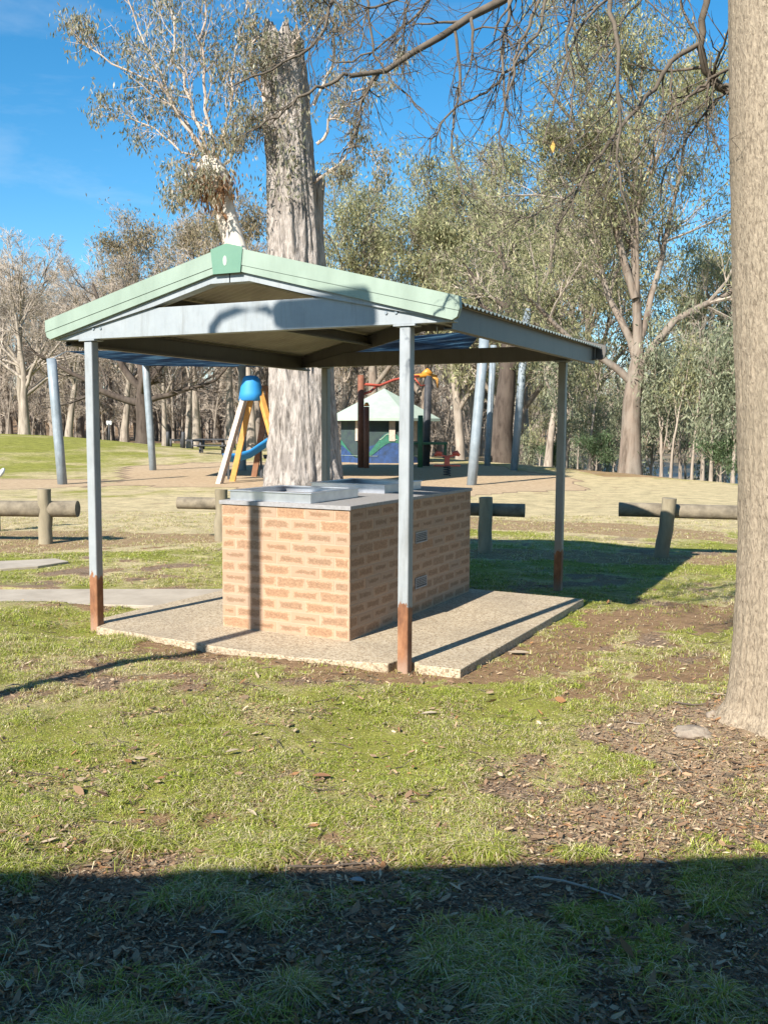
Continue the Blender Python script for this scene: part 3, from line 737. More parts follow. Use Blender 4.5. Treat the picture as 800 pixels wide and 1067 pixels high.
# ---------------- the dead-topped red gum behind the barbecue
def zat(y, t, x=318): return sv(x, y, t)
def sculpt(path, sides, rows, seed, amp, strips, freq=1.6, shape=None):
    """trunk from a surveyed centre line: long bark strips and flutes as real relief"""
    A = np.array(path, float); s = np.concatenate([[0], np.cumsum(np.linalg.norm(np.diff(A[:, :3], axis=0), axis=1))])
    q = np.linspace(0, s[-1], rows); P = np.stack([np.interp(q, s, A[:, i]) for i in range(3)], 1); R = np.interp(q, s, A[:, 3])
    V, Qs = tubes_np(P[None], R[None], sides); V = V.reshape(rows, sides, 3)
    out = V-P[:, None]; th = np.arange(sides)*2*PI/sides
    cx, cy = np.cos(th)[None], np.sin(th)[None]; qz = q[:, None]
    rr = np.linalg.norm(out, axis=2).mean(1)[:, None]
    f = 1+amp*((fbm(cx*strips+0*qz+9, cy*strips+0*qz, qz*freq*.25+0*cx, seed=seed)-.5)*2)+amp*.55*((fbm(cx*strips*3+0*qz, cy*strips*3+0*qz, qz*freq+0*cx, seed=seed+5)-.5)*2)
    if shape is not None: f = f*shape(th[None]+0*qz, qz+0*cx, rr)
    V = P[:, None]+out*f[..., None]
    return V, Qs, P, R
root = thing('red_gum', 'massive grey trunk with broken dead top rising behind the shelter roof', 'tree', (*along(318, 23.6), 0))
cpath = []
for (x, y, r) in ((316, 540, 44), (316, 508, 39), (315, 480, 34), (314, 440, 31.5), (312, 380, 30), (308, 300, 27), (305, 230, 25.5), (301, 160, 24.5), (297, 90, 23.5), (294, 60, 22), (294, 44, 21), (294, 37, 20)):
    p = sv(x, y, 23.6); cpath.append((*p, r*23.6/FOC))
def but(th, q, r): return 1+.16*np.exp(-q/1.3)*np.maximum(0, np.cos(th*5+1.))
V, Qs, P, R = sculpt(cpath, 128, 300, 61, .20, 4.2, 1.6, but)
# ragged break at the top
ed = fbm(np.cos(np.arange(128)*2*PI/128)*3, np.sin(np.arange(128)*2*PI/128)*3, seed=8)
V[-1, :, 2] += (ed-.5)*.9; V[-2, :, 2] += (ed-.5)*.6; V[-3, :, 2] += (ed-.5)*.3
n0 = V.shape[0]*V.shape[1]; Vc = np.concatenate([V.reshape(-1, 3), [P[-1]-[0, 0, .35]]])
Tt = [((299*128)+i, (299*128)+(i+1) % 128, n0) for i in range(128)]
me = mesh_np('trunk', Vc, Qs, Tt, True); me.materials.append(M['bark_gum']); link('trunk', me, root)
# second, shaded stem leaning on its right side
c2 = [(*sv(x, y, 24.1), r*24.1/FOC) for (x, y, r) in ((343, 540, 20), (340, 508, 18), (336, 440, 15), (333, 380, 14), (328, 300, 13), (324, 240, 12), (326, 205, 11), (330, 190, 9), (332, 182, 5))]
V, Qs, P, R = sculpt(c2, 64, 140, 77, .16, 2.0, 1.2)
me = mesh_np('side_stem', V.reshape(-1, 3), Qs, None, True); me.materials.append(M['bark_gum']); link('side_stem', me, root)
# white leaning stem
c3 = [(*sv(x, y, 23.0+max(0, min(.7, (y-300)*.008))), r*23./FOC) for (x, y, r) in ((316, 400, 6), (300, 365, 9), (268, 312, 11.5), (248, 268, 12), (240, 240, 11), (233, 215, 11), (228, 198, 15), (222, 184, 17), (218, 172, 13), (216, 164, 6))]
V, Qs, P, R = sculpt(c3, 48, 140, 79, .10, 1.6, 1.2)
me = mesh_np('leaning_stem', V.reshape(-1, 3), Qs, None, True); me.materials.append(M['bark_white']); link('leaning_stem', me, root)
# regrowth limbs from the stem head and from the trunk
def limb_px(pts, r0, r1, wig=.03, K=14, seed=0):
    A = np.array([sv(*p) for p in pts]); s = np.concatenate([[0], np.cumsum(np.linalg.norm(np.diff(A, axis=0), axis=1))]); q = np.linspace(0, s[-1], K)
    P = np.stack([np.interp(q, s, A[:, i]) for i in range(3)], 1); rg = np.random.default_rng(seed)
    w = rg.normal(0, wig, (K, 3)); w[0] = 0; P = P+w
    return P, r0+(r1-r0)*np.linspace(0, 1, K)
sp_limbs = [([(222, 180, 23.), (195, 125, 22.8), (165, 88, 22.6), (110, 62, 22.4), (78, 40, 22.3)], .08, .02),
            ([(222, 178, 23.), (200, 110, 23.1), (185, 60, 23.2), (172, -10, 23.3)], .09, .03),
            ([(228, 175, 23.), (214, 110, 23.), (212, 50, 23.), (214, -20, 23.)], .08, .03),
            ([(220, 176, 23.), (180, 150, 23.4), (150, 130, 23.6), (120, 120, 23.8)], .05, .015),
            ([(226, 172, 23.), (240, 110, 22.8), (246, 50, 22.7), (262, -20, 22.6)], .06, .02),
            ([(216, 172, 23.), (190, 120, 23.6), (150, 40, 23.9), (130, -20, 24.)], .07, .02),
            ([(232, 176, 23.), (252, 140, 22.6), (268, 110, 22.4)], .05, .015),
            ([(230, 190, 23.), (205, 190, 22.4), (190, 200, 22.2)], .03, .01),
            ([(283, 112, 23.), (268, 92, 22.7), (262, 60, 22.5), (270, 30, 22.5)], .08, .02),
            ([(330, 150, 23.6), (352, 120, 23.3), (380, 90, 23.), (410, 70, 23.)], .07, .015),
            ([(328, 190, 23.6), (352, 170, 23.3), (372, 150, 23.), (395, 175, 23.)], .06, .015),
            ([(327, 110, 23.6), (345, 70, 23.3), (352, 20, 23.), (360, -30, 23.)], .07, .02),
            ([(300, 60, 22.6), (320, 20, 22.6), (345, -30, 22.6)], .04, .01)]
rng = np.random.default_rng(91); Pl = []; Rl = []
for k, (pts, a, b) in enumerate(sp_limbs):
    P, R = limb_px(pts, a*.62, b*.6, .05, 14, k); Pl.append(P); Rl.append(R)
Pl = np.array(Pl); Rl = np.array(Rl); Ll = np.linalg.norm(Pl[:, -1]-Pl[:, 0], axis=1)
so = Soup(); so.tubes(Pl, Rl, 7)
p, d, l, r = sprout(rng, Pl, Rl, Ll, 14, .15, 1., .7, .36, .5, .012); d[:, 2] += .25; P2, R2 = grow(rng, p, d, np.maximum(l, .5), r, 6, .16, .04); so.tubes(P2, R2, 4)
p, d, l3, r = sprout(rng, P2, R2, np.maximum(l, .5), 6, .2, 1., .7, .6, .5, .007); P3, R3 = grow(rng, p, d, l3, r, 5, .18, -.06); so.tubes(P3, R3, 3)
gc = [(.21, .21, .12), (.28, .26, .17), (.16, .165, .10), (.32, .25, .15), (.38, .36, .29)]
leaves(rng, so, P3[:, -1], 11, .12, .12, 1.2, gc); leaves(rng, so, P3[:, 2], 7, .12, .13, 1.2, gc)
# leafy sprouts on the trunk face and the stem head
C = np.array([sv(x+rng.normal(0, 13), y, 22.9-rng.uniform(0, .3)) for x, y in zip(rng.normal(300, 6, 70), rng.uniform(90, 205, 70))]); leaves(rng, so, C, 7, .13, .14, 1.3, gc)
C = np.array([sv(x, y, 22.8+rng.normal(0, .35)) for x, y in zip(rng.normal(220, 17, 120), rng.normal(158, 20, 120))]); leaves(rng, so, C, 7, .16, .14, 1.3, gc+[(.28, .17, .08)])
C = np.array([sv(x, y, 22.7+rng.normal(0, .2)) for x, y in zip(rng.normal(218, 12, 60), rng.normal(192, 9, 60))]); leaves(rng, so, C, 10, .12, .2, 1.6, [(.30, .16, .08), (.22, .11, .06), (.34, .24, .14)])
me = so.mesh('crown', [M['twig_pale'], M['leaf']], False); link('crown', me, root)

# ---------------- the near tree at the right
root = thing('near_tree', 'huge smooth grey-tan trunk at the right edge, bare limbs overhead', 'tree', (TREE[0], TREE[1], 0))
TD = float((np.array([*TREE, .0])-CAM)@FW)
cp = []
tb = np.array([TREE[0], TREE[1]])
for (z, dx, r) in ((-.15, .01, .47), (0., .01, .42), (.10, .01, .37), (.25, .0, .342), (.5, .0, .33), (1., .0, .325), (1.6, -.02, .335), (2.2, -.05, .35), (3.0, -.08, .365), (3.7, -.10, .375), (4.6, -.11, .375), (5.6, -.10, .34), (7., -.05, .26), (8.5, .1, .15)):
    cp.append((tb[0]+HR[0]*dx, tb[1]+HR[1]*dx, z+.05, r))
def flare(th, q, r): return 1+.10*np.exp(-q/.35)*np.cos(th*6+.6)
V, Qs, P, R = sculpt(cp, 260, 620, 15, .018, 1.4, .9, flare)
# fine bark relief
th = np.arange(260)*2*PI/260; q = np.linspace(0, 8.7, 620)
fr = fbm(np.cos(th)[None]*22+0*q[:, None], np.sin(th)[None]*17+0*q[:, None], q[:, None]*7+0*th[None], seed=51, o=3)-.5
o_ = V-P[:, None]; sm_ = .35+.65*S((2.7-q)/.5); V = P[:, None]+o_*(1+.045*fr*sm_[:, None])[..., None]
me = mesh_np('trunk', V.reshape(-1, 3), Qs, None, True); me.materials.append(M['bark_near']); link('trunk', me, root)
NL = [([(812, 118, 5.25), (772, 100, 5.1), (746, 90, 5.05), (733, 72, 5.0), (729, 45, 4.95), (734, 0, 4.9), (748, -70, 4.8)], .024, .012),
      ([(729, 45, 4.95), (700, 62, 4.85), (672, 105, 4.75), (645, 134, 4.65), (605, 187, 4.55), (577, 242, 4.5), (572, 285, 4.45)], .013, .003),
      ([(840, -330, 5.3), (700, -140, 5.1), (600, -45, 5.0), (525, -2, 4.9), (455, 40, 4.8), (400, 74, 4.7), (362, 78, 4.65)], .050, .009),
      ([(362, 78, 4.65), (330, 92, 4.6), (290, 120, 4.6), (255, 140, 4.6)], .009, .003),
      ([(550, -60, 4.9), (531, 0, 4.8), (525, 50, 4.75), (522, 98, 4.7), (532, 122, 4.7)], .011, .004),
      ([(590, -60, 4.9), (560, 5, 4.8), (543, 45, 4.75), (527, 98, 4.7)], .012, .004),
      ([(640, -90, 4.8), (600, -10, 4.7), (590, 40, 4.6), (597, 80, 4.6), (594, 130, 4.55)], .011, .003),
      ([(640, -60, 4.4), (634, 0, 4.35), (643, 45, 4.3), (645, 110, 4.3), (644, 180, 4.3), (655, 230, 4.3)], .013, .003),
      ([(474, 33, 4.8), (479, 75, 4.8), (474, 108, 4.78), (471, 150, 4.75), (475, 172, 4.75), (483, 202, 4.7)], .008, .003),
      ([(395, 76, 4.7), (378, 100, 4.7), (372, 140, 4.7), (355, 165, 4.7)], .007, .003),
      ([(560, 50, 4.8), (500, 100, 4.75), (470, 115, 4.7), (450, 145, 4.7), (443, 165, 4.7)], .008, .003),
      ([(772, 84, 5.1), (738, 111, 5.0), (724, 132, 4.95), (701, 167, 4.9), (690, 184, 4.9), (688, 207, 4.9)], .008, .003),
      ([(772, 60, 5.0), (735, 86, 4.9), (710, 105, 4.8), (690, 124, 4.75), (671, 152, 4.7), (656, 172, 4.7)], .009, .003),
      ([(350, -30, 5.6), (344, 12, 5.5), (335, 35, 5.5), (318, 52, 5.4), (285, 73, 5.4), (245, 88, 5.4)], .012, .004),
      ([(400, -40, 5.), (424, 0, 4.9), (421, 40, 4.9), (418, 75, 4.9)], .007, .003),
      ([(470, -40, 5.), (440, 10, 4.9), (400, 45, 4.9), (365, 68, 4.9), (340, 60, 4.9)], .009, .003),
      ([(700, -100, 5.0), (660, -30, 4.9), (610, 20, 4.8), (580, 90, 4.7), (565, 150, 4.6)], .010, .003),
      ([(600, -60, 4.5), (520, -20, 4.4), (440, -8, 4.3), (380, 10, 4.3)], .012, .004),
      ([(740, 60, 5.0), (735, 130, 5.), (752, 160, 5.)], .006, .003),
      ([(620, 175, 4.6), (590, 205, 4.5), (560, 222, 4.45), (520, 240, 4.4)], .006, .002),
      ([(330, -40, 5.), (380, -10, 4.9), (390, 60, 4.85), (440, 120, 4.8)], .009, .003),
      ([(700, -60, 5.), (668, 0, 4.9), (640, 30, 4.9), (610, 70, 4.8)], .008, .003),
      ([(580, -50, 4.2), (566, 20, 4.1), (540, 60, 4.1), (520, 130, 4.1), (522, 150, 4.1)], .008, .003)]
Pl = []; Rl = []
for k, (pts, a, b) in enumerate(NL):
    P, R = limb_px(pts, a*1.05, b*1.25, .006, 20, 200+k); Pl.append(P); Rl.append(R)
Pl = np.array(Pl); Rl = np.array(Rl); Ll = np.linalg.norm(Pl[:, -1]-Pl[:, 0], axis=1)
so = Soup(); so.tubes(Pl[:4], Rl[:4], 10)
me = so.mesh('limbs', [M['twig_near']]); link('limb', me, root)
so = Soup(); so.tubes(Pl[4:], Rl[4:], 7)
rng = np.random.default_rng(19)
p, d, l, r = sprout(rng, Pl, Rl, np.clip(Ll, .5, 1.3), 11, .12, 1., .8, .50, .5, .0025); d[:, 2] -= .35
P2, R2 = grow(rng, p, d, l, r, 9, .2, -.03); so.tubes(P2, R2, 5)
p, d, l3, r = sprout(rng, P2, R2, l, 4, .15, 1., .75, .6, .7, .0018); P3, R3 = grow(rng, p, d, l3, r, 6, .22, -.03); so.tubes(P3, R3, 4)
p, d, l4, r = sprout(rng, P3, R3, l3, 2, .3, 1., .7, .5, .8, .0015); P4, R4 = grow(rng, p, d, l4, r, 4, .2, 0); so.tubes(P4, R4, 3)
me = so.mesh('crown', [M['twig_near'], M['leaf']]); link('crown', me, root)
lf = Soup(); c0 = sv(576, 146, 4.6); lf.add([c0, c0+RT*.012-UP*.03, c0-UP*.065, c0-RT*.014-UP*.035], [(0, 1, 2, 3)], C=[(.55, .33, .08)]*4)
o = link('hanging_leaf', lf.mesh('hanging_leaf', [M['litter']], False), root); o['label'] = 'last orange leaf on a hanging twig'

# ---------------- wood of bare trees at the left and behind
GB = tree_meshes(3, 13, .30, 9, 8, 8, 6, crown0=.28, ang=.65, bark='bark_pale', llen=.5, rmin=.018)
GB2 = tree_meshes(4, 14, .26, 9, 8, 8, 6, crown0=.22, ang=.55, bark='bark_pale', llen=.5, rmin=.018, up=.07)
GB3 = tree_meshes(5, 11, .34, 8, 9, 8, 6, crown0=.25, ang=.9, bark='bark_pale', llen=.6, rmin=.018)
FT = tree_meshes(6, 12, .11, 10, 6, 6, 4, crown0=.15, ang=.5, bark='twig_mid', twig='twig', llen=.34, rmin=.024)
FT2 = tree_meshes(7, 11, .14, 10, 6, 6, 4, crown0=.12, ang=.6, bark='twig_mid', twig='twig', llen=.38, rmin=.024)
olive = [(.27, .275, .14), (.36, .35, .18), (.19, .20, .10), (.41, .38, .21)]
brownish = [(.27, .225, .13), (.33, .26, .16), (.21, .19, .11), (.37, .30, .20)]
GG = tree_meshes(21, 17, .38, 12, 8, 7, 4, crown0=.32, ang=.6, leaf=7, leafsize=.21, spread=.26, bark='bark_brown', twig='bark_pale', llen=.48, leafcols=olive)
GG2 = tree_meshes(22, 16, .30, 12, 8, 7, 4, crown0=.3, ang=.5, leaf=6, leafsize=.21, spread=.30, bark='bark_pale', twig='bark_pale', llen=.42, leafcols=olive)
GG3 = tree_meshes(23, 14, .26, 10, 8, 7, 4, crown0=.35, ang=.6, leaf=3, leafsize=.24, spread=.35, bark='bark_pale', twig='twig', llen=.44, leafcols=brownish)
CP = tree_meshes(25, 30, .22, 46, 6, 6, 3, crown0=.2, ang=.4, leaf=1, leafsize=.22, spread=.2, bark='bark_pale', twig='twig', llen=.10, leafcols=brownish, rmin=.014, up=.12)
SP = tree_meshes(31, 7, .07, 12, 5, 4, 0, crown0=.15, ang=.6, leaf=8, leafsize=.2, spread=.25, bark='bark_pale', llen=.28, leafcols=[(.25, .27, .17), (.33, .34, .22), (.19, .21, .13)], rmin=.006)
SP2 = tree_meshes(32, 8, .06, 11, 5, 4, 0, crown0=.3, ang=.5, leaf=5, leafsize=.2, spread=.25, bark='bark_pale', llen=.25, leafcols=olive, rmin=.006)
BM = tree_meshes(33, 1.6, .05, 12, 6, 5, 0, crown0=.02, ang=.9, leaf=10, leafsize=.12, spread=.12, bark='bark_pale', llen=.7, leafcols=[(.10, .15, .07), (.14, .19, .09)], rmin=.006)

t1 = tree('bare_tree', 'tall bare pale tree with short stout trunk on the green mound at far left', 24, 70, GB, .3, 1.15)
tree('bare_tree', 'bare spreading tree with pale trunk left of the first steel pole', 93/1.0-66, 62, GB3, 1.2, .95)
copy_tree(t1, 'bare tree behind the grass mound between shelter left post and first steel pole', 72, 80, 2.2, 1.1)
b3 = tree('pale_bare_tree', 'pale forked bare trunk just right of the black spreading tree', 172, 62, GB2, .7, .75)
copy_tree(b3, 'pale bare trunk beside the dark bollard left of the timber frame', 196, 64, 2.9, .85)
copy_tree(b3, 'pale bare trunk directly behind the timber play frame', 240, 66, 4.2, 1.15)
copy_tree(b3, 'tall bare pale tree rising left of the gable above the roof edge', -20, 82, 5.2, 1.35)
copy_tree(t1, 'bare tree crown right behind the black spreading tree', 130, 84, 1.1, 1.2)
# black spreading tree
lb = [((0, 0, 2.4), (-1., .1, .25), 7.5, .24), ((0, 0, 3.2), (-.8, .2, .75), 7.5, .26), ((.1, 0, 2.6), (1., -.1, .30), 6., .20), ((.1, 0, 3.4), (.55, .2, .9), 6., .22), ((0, 0, 3.6), (-.3, .5, 1.), 6., .22), ((0, 0, 3.0), (.2, -.9, .5), 5.5, .18)]
lb = [((np.array(a)), np.array([b[0]*HR[0]+b[1]*HV[0], b[0]*HR[1]+b[1]*HV[1], b[2]]), c, d) for a, b, c, d in lb]
BT = tree_meshes(41, 8, .5, 3, 8, 7, 5, crown0=.6, ang=.7, bark='bark_dark', twig='twig_dark', trunk_pts=[(0, 0, -.2, .62), (.0, 0, .5, .48), (0, 0, 1.5, .42), (-.05, 0, 2.4, .42), (0, 0, 3.2, .36), (.0, .1, 4.2, .25), (.1, .1, 5.6, .12)], limbs=lb, limb_up=.06, curl=.15, rmin=.013)
tree('black_oak', 'black-trunked bare tree with low spreading limbs at the edge of the mound', 150, 56, BT, 0., 1.0)
rng = np.random.default_rng(77)
FG = 'slender bare trees crowding the dark wood'
FL = 'slender bare tree crowded in the dark wood beyond the park'
ft = [None, None]; nfo = 0
for row, (dist, n) in enumerate(((88, 40), (97, 44), (108, 48), (120, 40))):
    for i in range(n):
        x = -60+(i+rng.uniform(-.35, .35))*(560/n); k = int(rng.integers(0, 2)); s = rng.uniform(.6, 1.05); rz = rng.uniform(0, 6.28)
        if ft[k] is None: ft[k] = tree('wood_tree', FL, x, dist, (FT, FT2)[k], rz, s, FG)
        else: copy_tree(ft[k], FL, x, dist+rng.uniform(-5, 5), rz, s)
# taller trees above the wood
CL = 'bare or thin-leaved tree crown standing above the wood at the left'
c0 = None
dk = []
for src in (GB, GB2):
    m_ = src[0].copy(); m_.materials.clear(); m_.materials.append(M['twig_mid']); dk.append(tree('wood_tree', CL, -30+40*len(dk), 95, (m_, src[1]), .4, 1.3, 'tree crowns above the left wood'))
for i in range(34):
    x = -40+i*15.5+rng.uniform(-5, 5); k = int(rng.integers(0, 2))
    copy_tree(dk[k], CL, x, rng.uniform(86, 112), rng.uniform(0, 6), rng.uniform(1.05, 1.5), 'tree crowns above the left wood')
g3 = tree('gum_tree', 'brown-leaved gum rising behind the left slope of the roof', 150, 88, GG3, .5, 1.45)
copy_tree(g3, 'brown-leaved gum just left of the white leaning stem', 205, 70, 2.1, 1.2)
copy_tree(g3, 'thin brownish gum crown over the left wood near the picture edge', 45, 110, 4.1, 1.2)
copy_tree(g3, 'brownish gum between the white stem and the massive trunk', 262, 60, 1.0, 1.1)
rw = np.random.default_rng(8); n = 1500; la_ = rw.uniform(-110, 110, n); de_ = rw.uniform(125, 170, n)
X = CAM[0]+la_*HR[0]+de_*HV[0]; Y = CAM[1]+la_*HR[1]+de_*HV[1]; so = Soup()
P, R = grow(rw, np.stack([X, Y, H(X, Y)-.1], 1), np.tile([0, 0, 1.], (n, 1)), rw.uniform(6, 12, n), rw.uniform(.08, .16, n), 5, .06, .02); so.tubes(P, R, 4)
p, d, l, r_ = sprout(rw, P, R, rw.uniform(7, 11, n), 9, .1, 1., .6, .38, .5, .035); P2, R2 = grow(rw, p, d, l, r_, 4, .12, .05); so.tubes(P2, R2, 3)
p, d, l, r_ = sprout(rw, P2, R2, l, 5, .1, 1., .6, .6, .5, .03); P2, R2 = grow(rw, p, d, l, r_, 3, .12, .05); so.tubes(P2, R2, 3)
tag(link('far_wood', so.mesh('far_wood', [M['twig']], False)), kind='stuff')
# gums behind and to the right
rb = np.random.default_rng(5)
g1 = tree('gum_tree', 'big gum with forked brown trunk on the river bank, tallest crown at the right', 657, 33.5,
          tree_meshes(24, 17, .46, 10, 8, 7, 4, leaf=9, leafsize=.16, spread=.24, bark='bark_brown', twig='bark_pale', llen=.46, crown0=.45, ang=.6, upl=1.4, keep=.36, leafcols=olive,
                      trunk_pts=[(0, 0, -.3, .50), (0, 0, .5, .40), (.0, 0, 1.5, .35), (.0, 0, 2.6, .32), (.1, .05, 3.5, .31), (.15, .1, 4.4, .19), (.0, .2, 6.5, .14), (-.2, .2, 9, .11), (-.1, .2, 12, .07), (0, .2, 14.5, .04)],
                      limbs=[(np.array((.05, 0, 3.2)), np.array([-.95*HR[0], -.95*HR[1], .85]), 7., .15), (np.array((.1, 0, 3.6)), np.array([.8*HR[0], .8*HR[1], 1.25]), 9., .16), (np.array((.1, 0, 4.2)), np.array([.3, .4, 1.5]), 9.5, .13), (np.array((0, 0, 6.2)), np.array([-.4*HR[0], -.4*HR[1], 1.2]), 8., .15)]), 0.)
g2 = tree('gum_tree', 'pale-stemmed gum filling the sky right of the shelter apex', 480, 62, GG2, 1.1, 1.25)
gum = lambda src, lab, x, d, s, grp=None: copy_tree(src, lab, x, d, rb.uniform(0, 6.28), s, grp)
gg = tree('gum_tree', 'olive gum crown right behind the massive dead-topped trunk', 392, 66, GG, 2.0, 1.15)
gum(gg, 'olive gum whose crown fills the gap above the shelter ridge', 440, 68, 1.3)
gum(g2, 'tall pale gum behind the tilted steel poles', 520, 58, 1.3)
gum(g2, 'tall slim gum left of the big forked gum', 586, 56, 1.25)
gum(gg, 'olive gum between the poles and the shelter back post', 548, 74, 1.25)
cpt = tree('poplar', 'tall feathery narrow tree reaching above the other crowns right of the hanging branch', 492, 78, CP, 0, 1.08); gum(cpt, 'second tall feathery narrow tree standing left of the big forked gum', 548, 76, 1.0); gum(cpt, 'lower feathery narrow tree just right of the massive dead-topped trunk', 400, 80, .82)
gum(gg, 'olive gum crown close behind the big forked gum', 622, 50, .95)
gum(g2, 'pale gum crown showing right of the big forked gum beside the near trunk', 742, 47, .8)
gum(g3, 'brownish gum low behind the play hut', 360, 84, 1.1)
gum(gg, 'gum behind the near trunk over the river', 800, 40, .8)
# dark trunk behind poles
DT = tree_meshes(44, 12, .62, 6, 7, 6, 4, crown0=.3, ang=.8, bark='bark_dark', twig='twig', leaf=3, leafsize=.24, spread=.3, leafcols=olive, llen=.5)
tree('dark_gum', 'thick dark trunk standing between the tilted steel poles', 521, 43, DT, .4, .95)
tree('pale_gum', 'slim twisted pale trunk just left of the shelter back post', 571, 41, tree_meshes(45, 9, .2, 7, 6, 6, 4, lean=(.12, .05), leaf=4, leafsize=.2, spread=.25, bark='bark_pale', crown0=.4, leafcols=olive), .9, .9)
BL = 'leafy gum further off across the river'
for (x, d, s_) in ((330, 112, 1.1), (380, 118, 1.2), (425, 112, 1.2), (470, 108, 1.0), (500, 118, 1.0), (540, 116, .95), (580, 112, .8), (620, 118, .8), (660, 112, .7), (700, 116, .65), (740, 108, .7), (785, 112, .7), (830, 108, .7), (600, 100, .6), (680, 98, .5), (555, 98, .7), (640, 96, .55), (500, 96, .7), (720, 94, .5), (760, 96, .5)):
    gum((gg, g2, g3)[int(rb.integers(0, 3))], BL, x, d, s_, 'gums across the river')
SLb = 'thin leafy sapling on the river bank'
s1 = tree('sapling', SLb, 590, 38, SP, 0, .9, 'river bank saplings'); s2 = tree('sapling', SLb, 615, 37, SP2, 1, .9, 'river bank saplings')
for (x, d, s) in ((602, 44, .9), (626, 41, .8), (640, 38, .7), (679, 36, .85), (690, 33, .9), (700, 31, .75), (710, 34, 1.), (722, 30.5, .8), (733, 31, 1.), (742, 29, .8), (750, 30, .95), (757, 33, 1.1), (765, 28.5, .9), (583, 47, .8), (562, 50, .8), (548, 52, .7), (716, 42, 1.1), (745, 40, 1.2), (700, 48, 1.1), (668, 44, 1.), (632, 52, 1.), (608, 56, 1.), (596, 60, 1.1)):
    gum((s1, s2)[int(rb.integers(0, 2))], SLb, x, d, s, 'river bank saplings')
b1 = tree('bush', 'dark green bush at the foot of the big forked gum', 622, 35.5, BM, 0, .8); b1['category'] = 'bush'
o = gum(b1, 'dark green bush behind the back post of the shelter', 576, 42, .8); o = gum(b1, 'dark green bush at the bank edge near the big trunk at the right', 752, 29, .8)

# ------------------------------------------------------------------ shade sail and its poles
def pole(x, yb, d, xt, yt, r, label):
    p = along(x, d); a = np.array([p[0], p[1], float(H(*p))]); b = sv(xt, yt, d)
    o = MB().tube([a-(b-a)*.05, a+(b-a)*.33, a+(b-a)*.66, b], r, 18).build('sail_pole', M['gal']); tag(o, label, 'pole', 'steel poles of the shade sail'); return b
t_a = pole(64, 506, 24.8, 54, 374, .125, 'tilted steel pole left of the shelter on the mound edge')
t_b = pole(159, 491, 32.9, 150, 350, .125, 'steel pole just right of the shelter front left post')
pole(252.5, 490, 33.2, 252.5, 352, .13, 'steel pole right behind the timber play frame')
t_c = pole(492, 507, 25.4, 505, 345, .135, 'nearest tilted steel pole between front and back right posts')
pole(508, 483, 38.5, 514, 360, .13, 'upright steel pole directly behind the nearest tilted one')
t_d = pole(536, 490, 34.5, 549, 322, .14, 'tall tilted steel pole whose top shows above the roof edge')
A_, B_, C_, D_ = sv(70, 366, 25.), sv(503, 344, 25.6), sv(478, 376, 36.), sv(151, 381, 33.)
n = 24; V = []
for i in range(n+1):
    for j in range(n+1):
        u, v = i/n, j/n; p = (A_*(1-u)+B_*u)*(1-v)+(D_*(1-u)+C_*u)*v; p = p.copy()
        p[2] -= .12*math.sin(PI*u)*(1-.6*math.sin(PI*v)); V.append(p)
F = [(i*(n+1)+j, (i+1)*(n+1)+j, (i+1)*(n+1)+j+1, i*(n+1)+j+1) for i in range(n) for j in range(n)]
mb = MB(); mb.add(V, F, 0, True); r = thing('shade_sail', 'blue shade sail stretched between the steel poles behind the shelter', 'shade sail', tuple(A_))
o = mb.build('cloth', M['sail'], r); md = o.modifiers.new('t', 'SOLIDIFY'); md.thickness = .006
for a, b in ((A_, t_a), (B_, t_c), (D_, t_b), (C_, sv(514, 362, 38.5))):
    MB().tube([a, b], .012, 6).build('cable', M['gal'], r)

# ------------------------------------------------------------------ play equipment
def g3d(x, d, z=0.): p = along(x, d); return np.array([p[0], p[1], float(H(*p))+z])
def beam(mb, a, b, w, h=None, mi=0):
    a, b = np.array(a, float), np.array(b, float); h = h or w; d = norm(b-a); u = np.array([0, 0, 1.]) if abs(d[2]) < .9 else np.array([HV[0], HV[1], 0])
    s = norm(np.cross(d, u)); u = np.cross(s, d)
    V = [q+s*i*w/2+u*j*h/2 for q in (a, b) for i, j in ((-1, -1), (1, -1), (1, 1), (-1, 1))]
    mb.add(V, [(3, 2, 1, 0), (4, 5, 6, 7), (0, 1, 5, 4), (1, 2, 6, 5), (2, 3, 7, 6), (3, 0, 4, 7)], mi); return mb
base = g3d(260, 26.5); r = thing('timber_play_frame', 'timber A-frame play unit with blue cap beside the massive trunk', 'play frame', tuple(base))
apx = sv(262, 410, 26.5)
for (x, d, mt, xt) in ((227, 25.4, 'grey_wood', 257), (241, 26.6, 'orange_wood', 263.5), (298, 25.6, 'orange_wood', 270)):
    beam(MB(), g3d(x, d, -.1), sv(xt, 406, 26.5), .15).build('leg', M[mt], r, bevel=.01)
beam(MB(), g3d(264, 29.2, -.1), sv(280, 408, 28.8), .17).build('leg', M['brown_wood'], r, bevel=.01)
beam(MB(), sv(264, 404, 26.5), sv(281, 405, 28.9), .16).build('top_rail', M['brown_wood'], r, bevel=.01)
cc_ = sv(262, 404, 26.5); mb = MB()
mb.tube([cc_+[0, 0, dz] for dz in (-.36, -.15, .10, .25, .31, .335)], [.37, .33, .28, .235, .195, .12], 8); mb.build('cap', M['blue'], r)
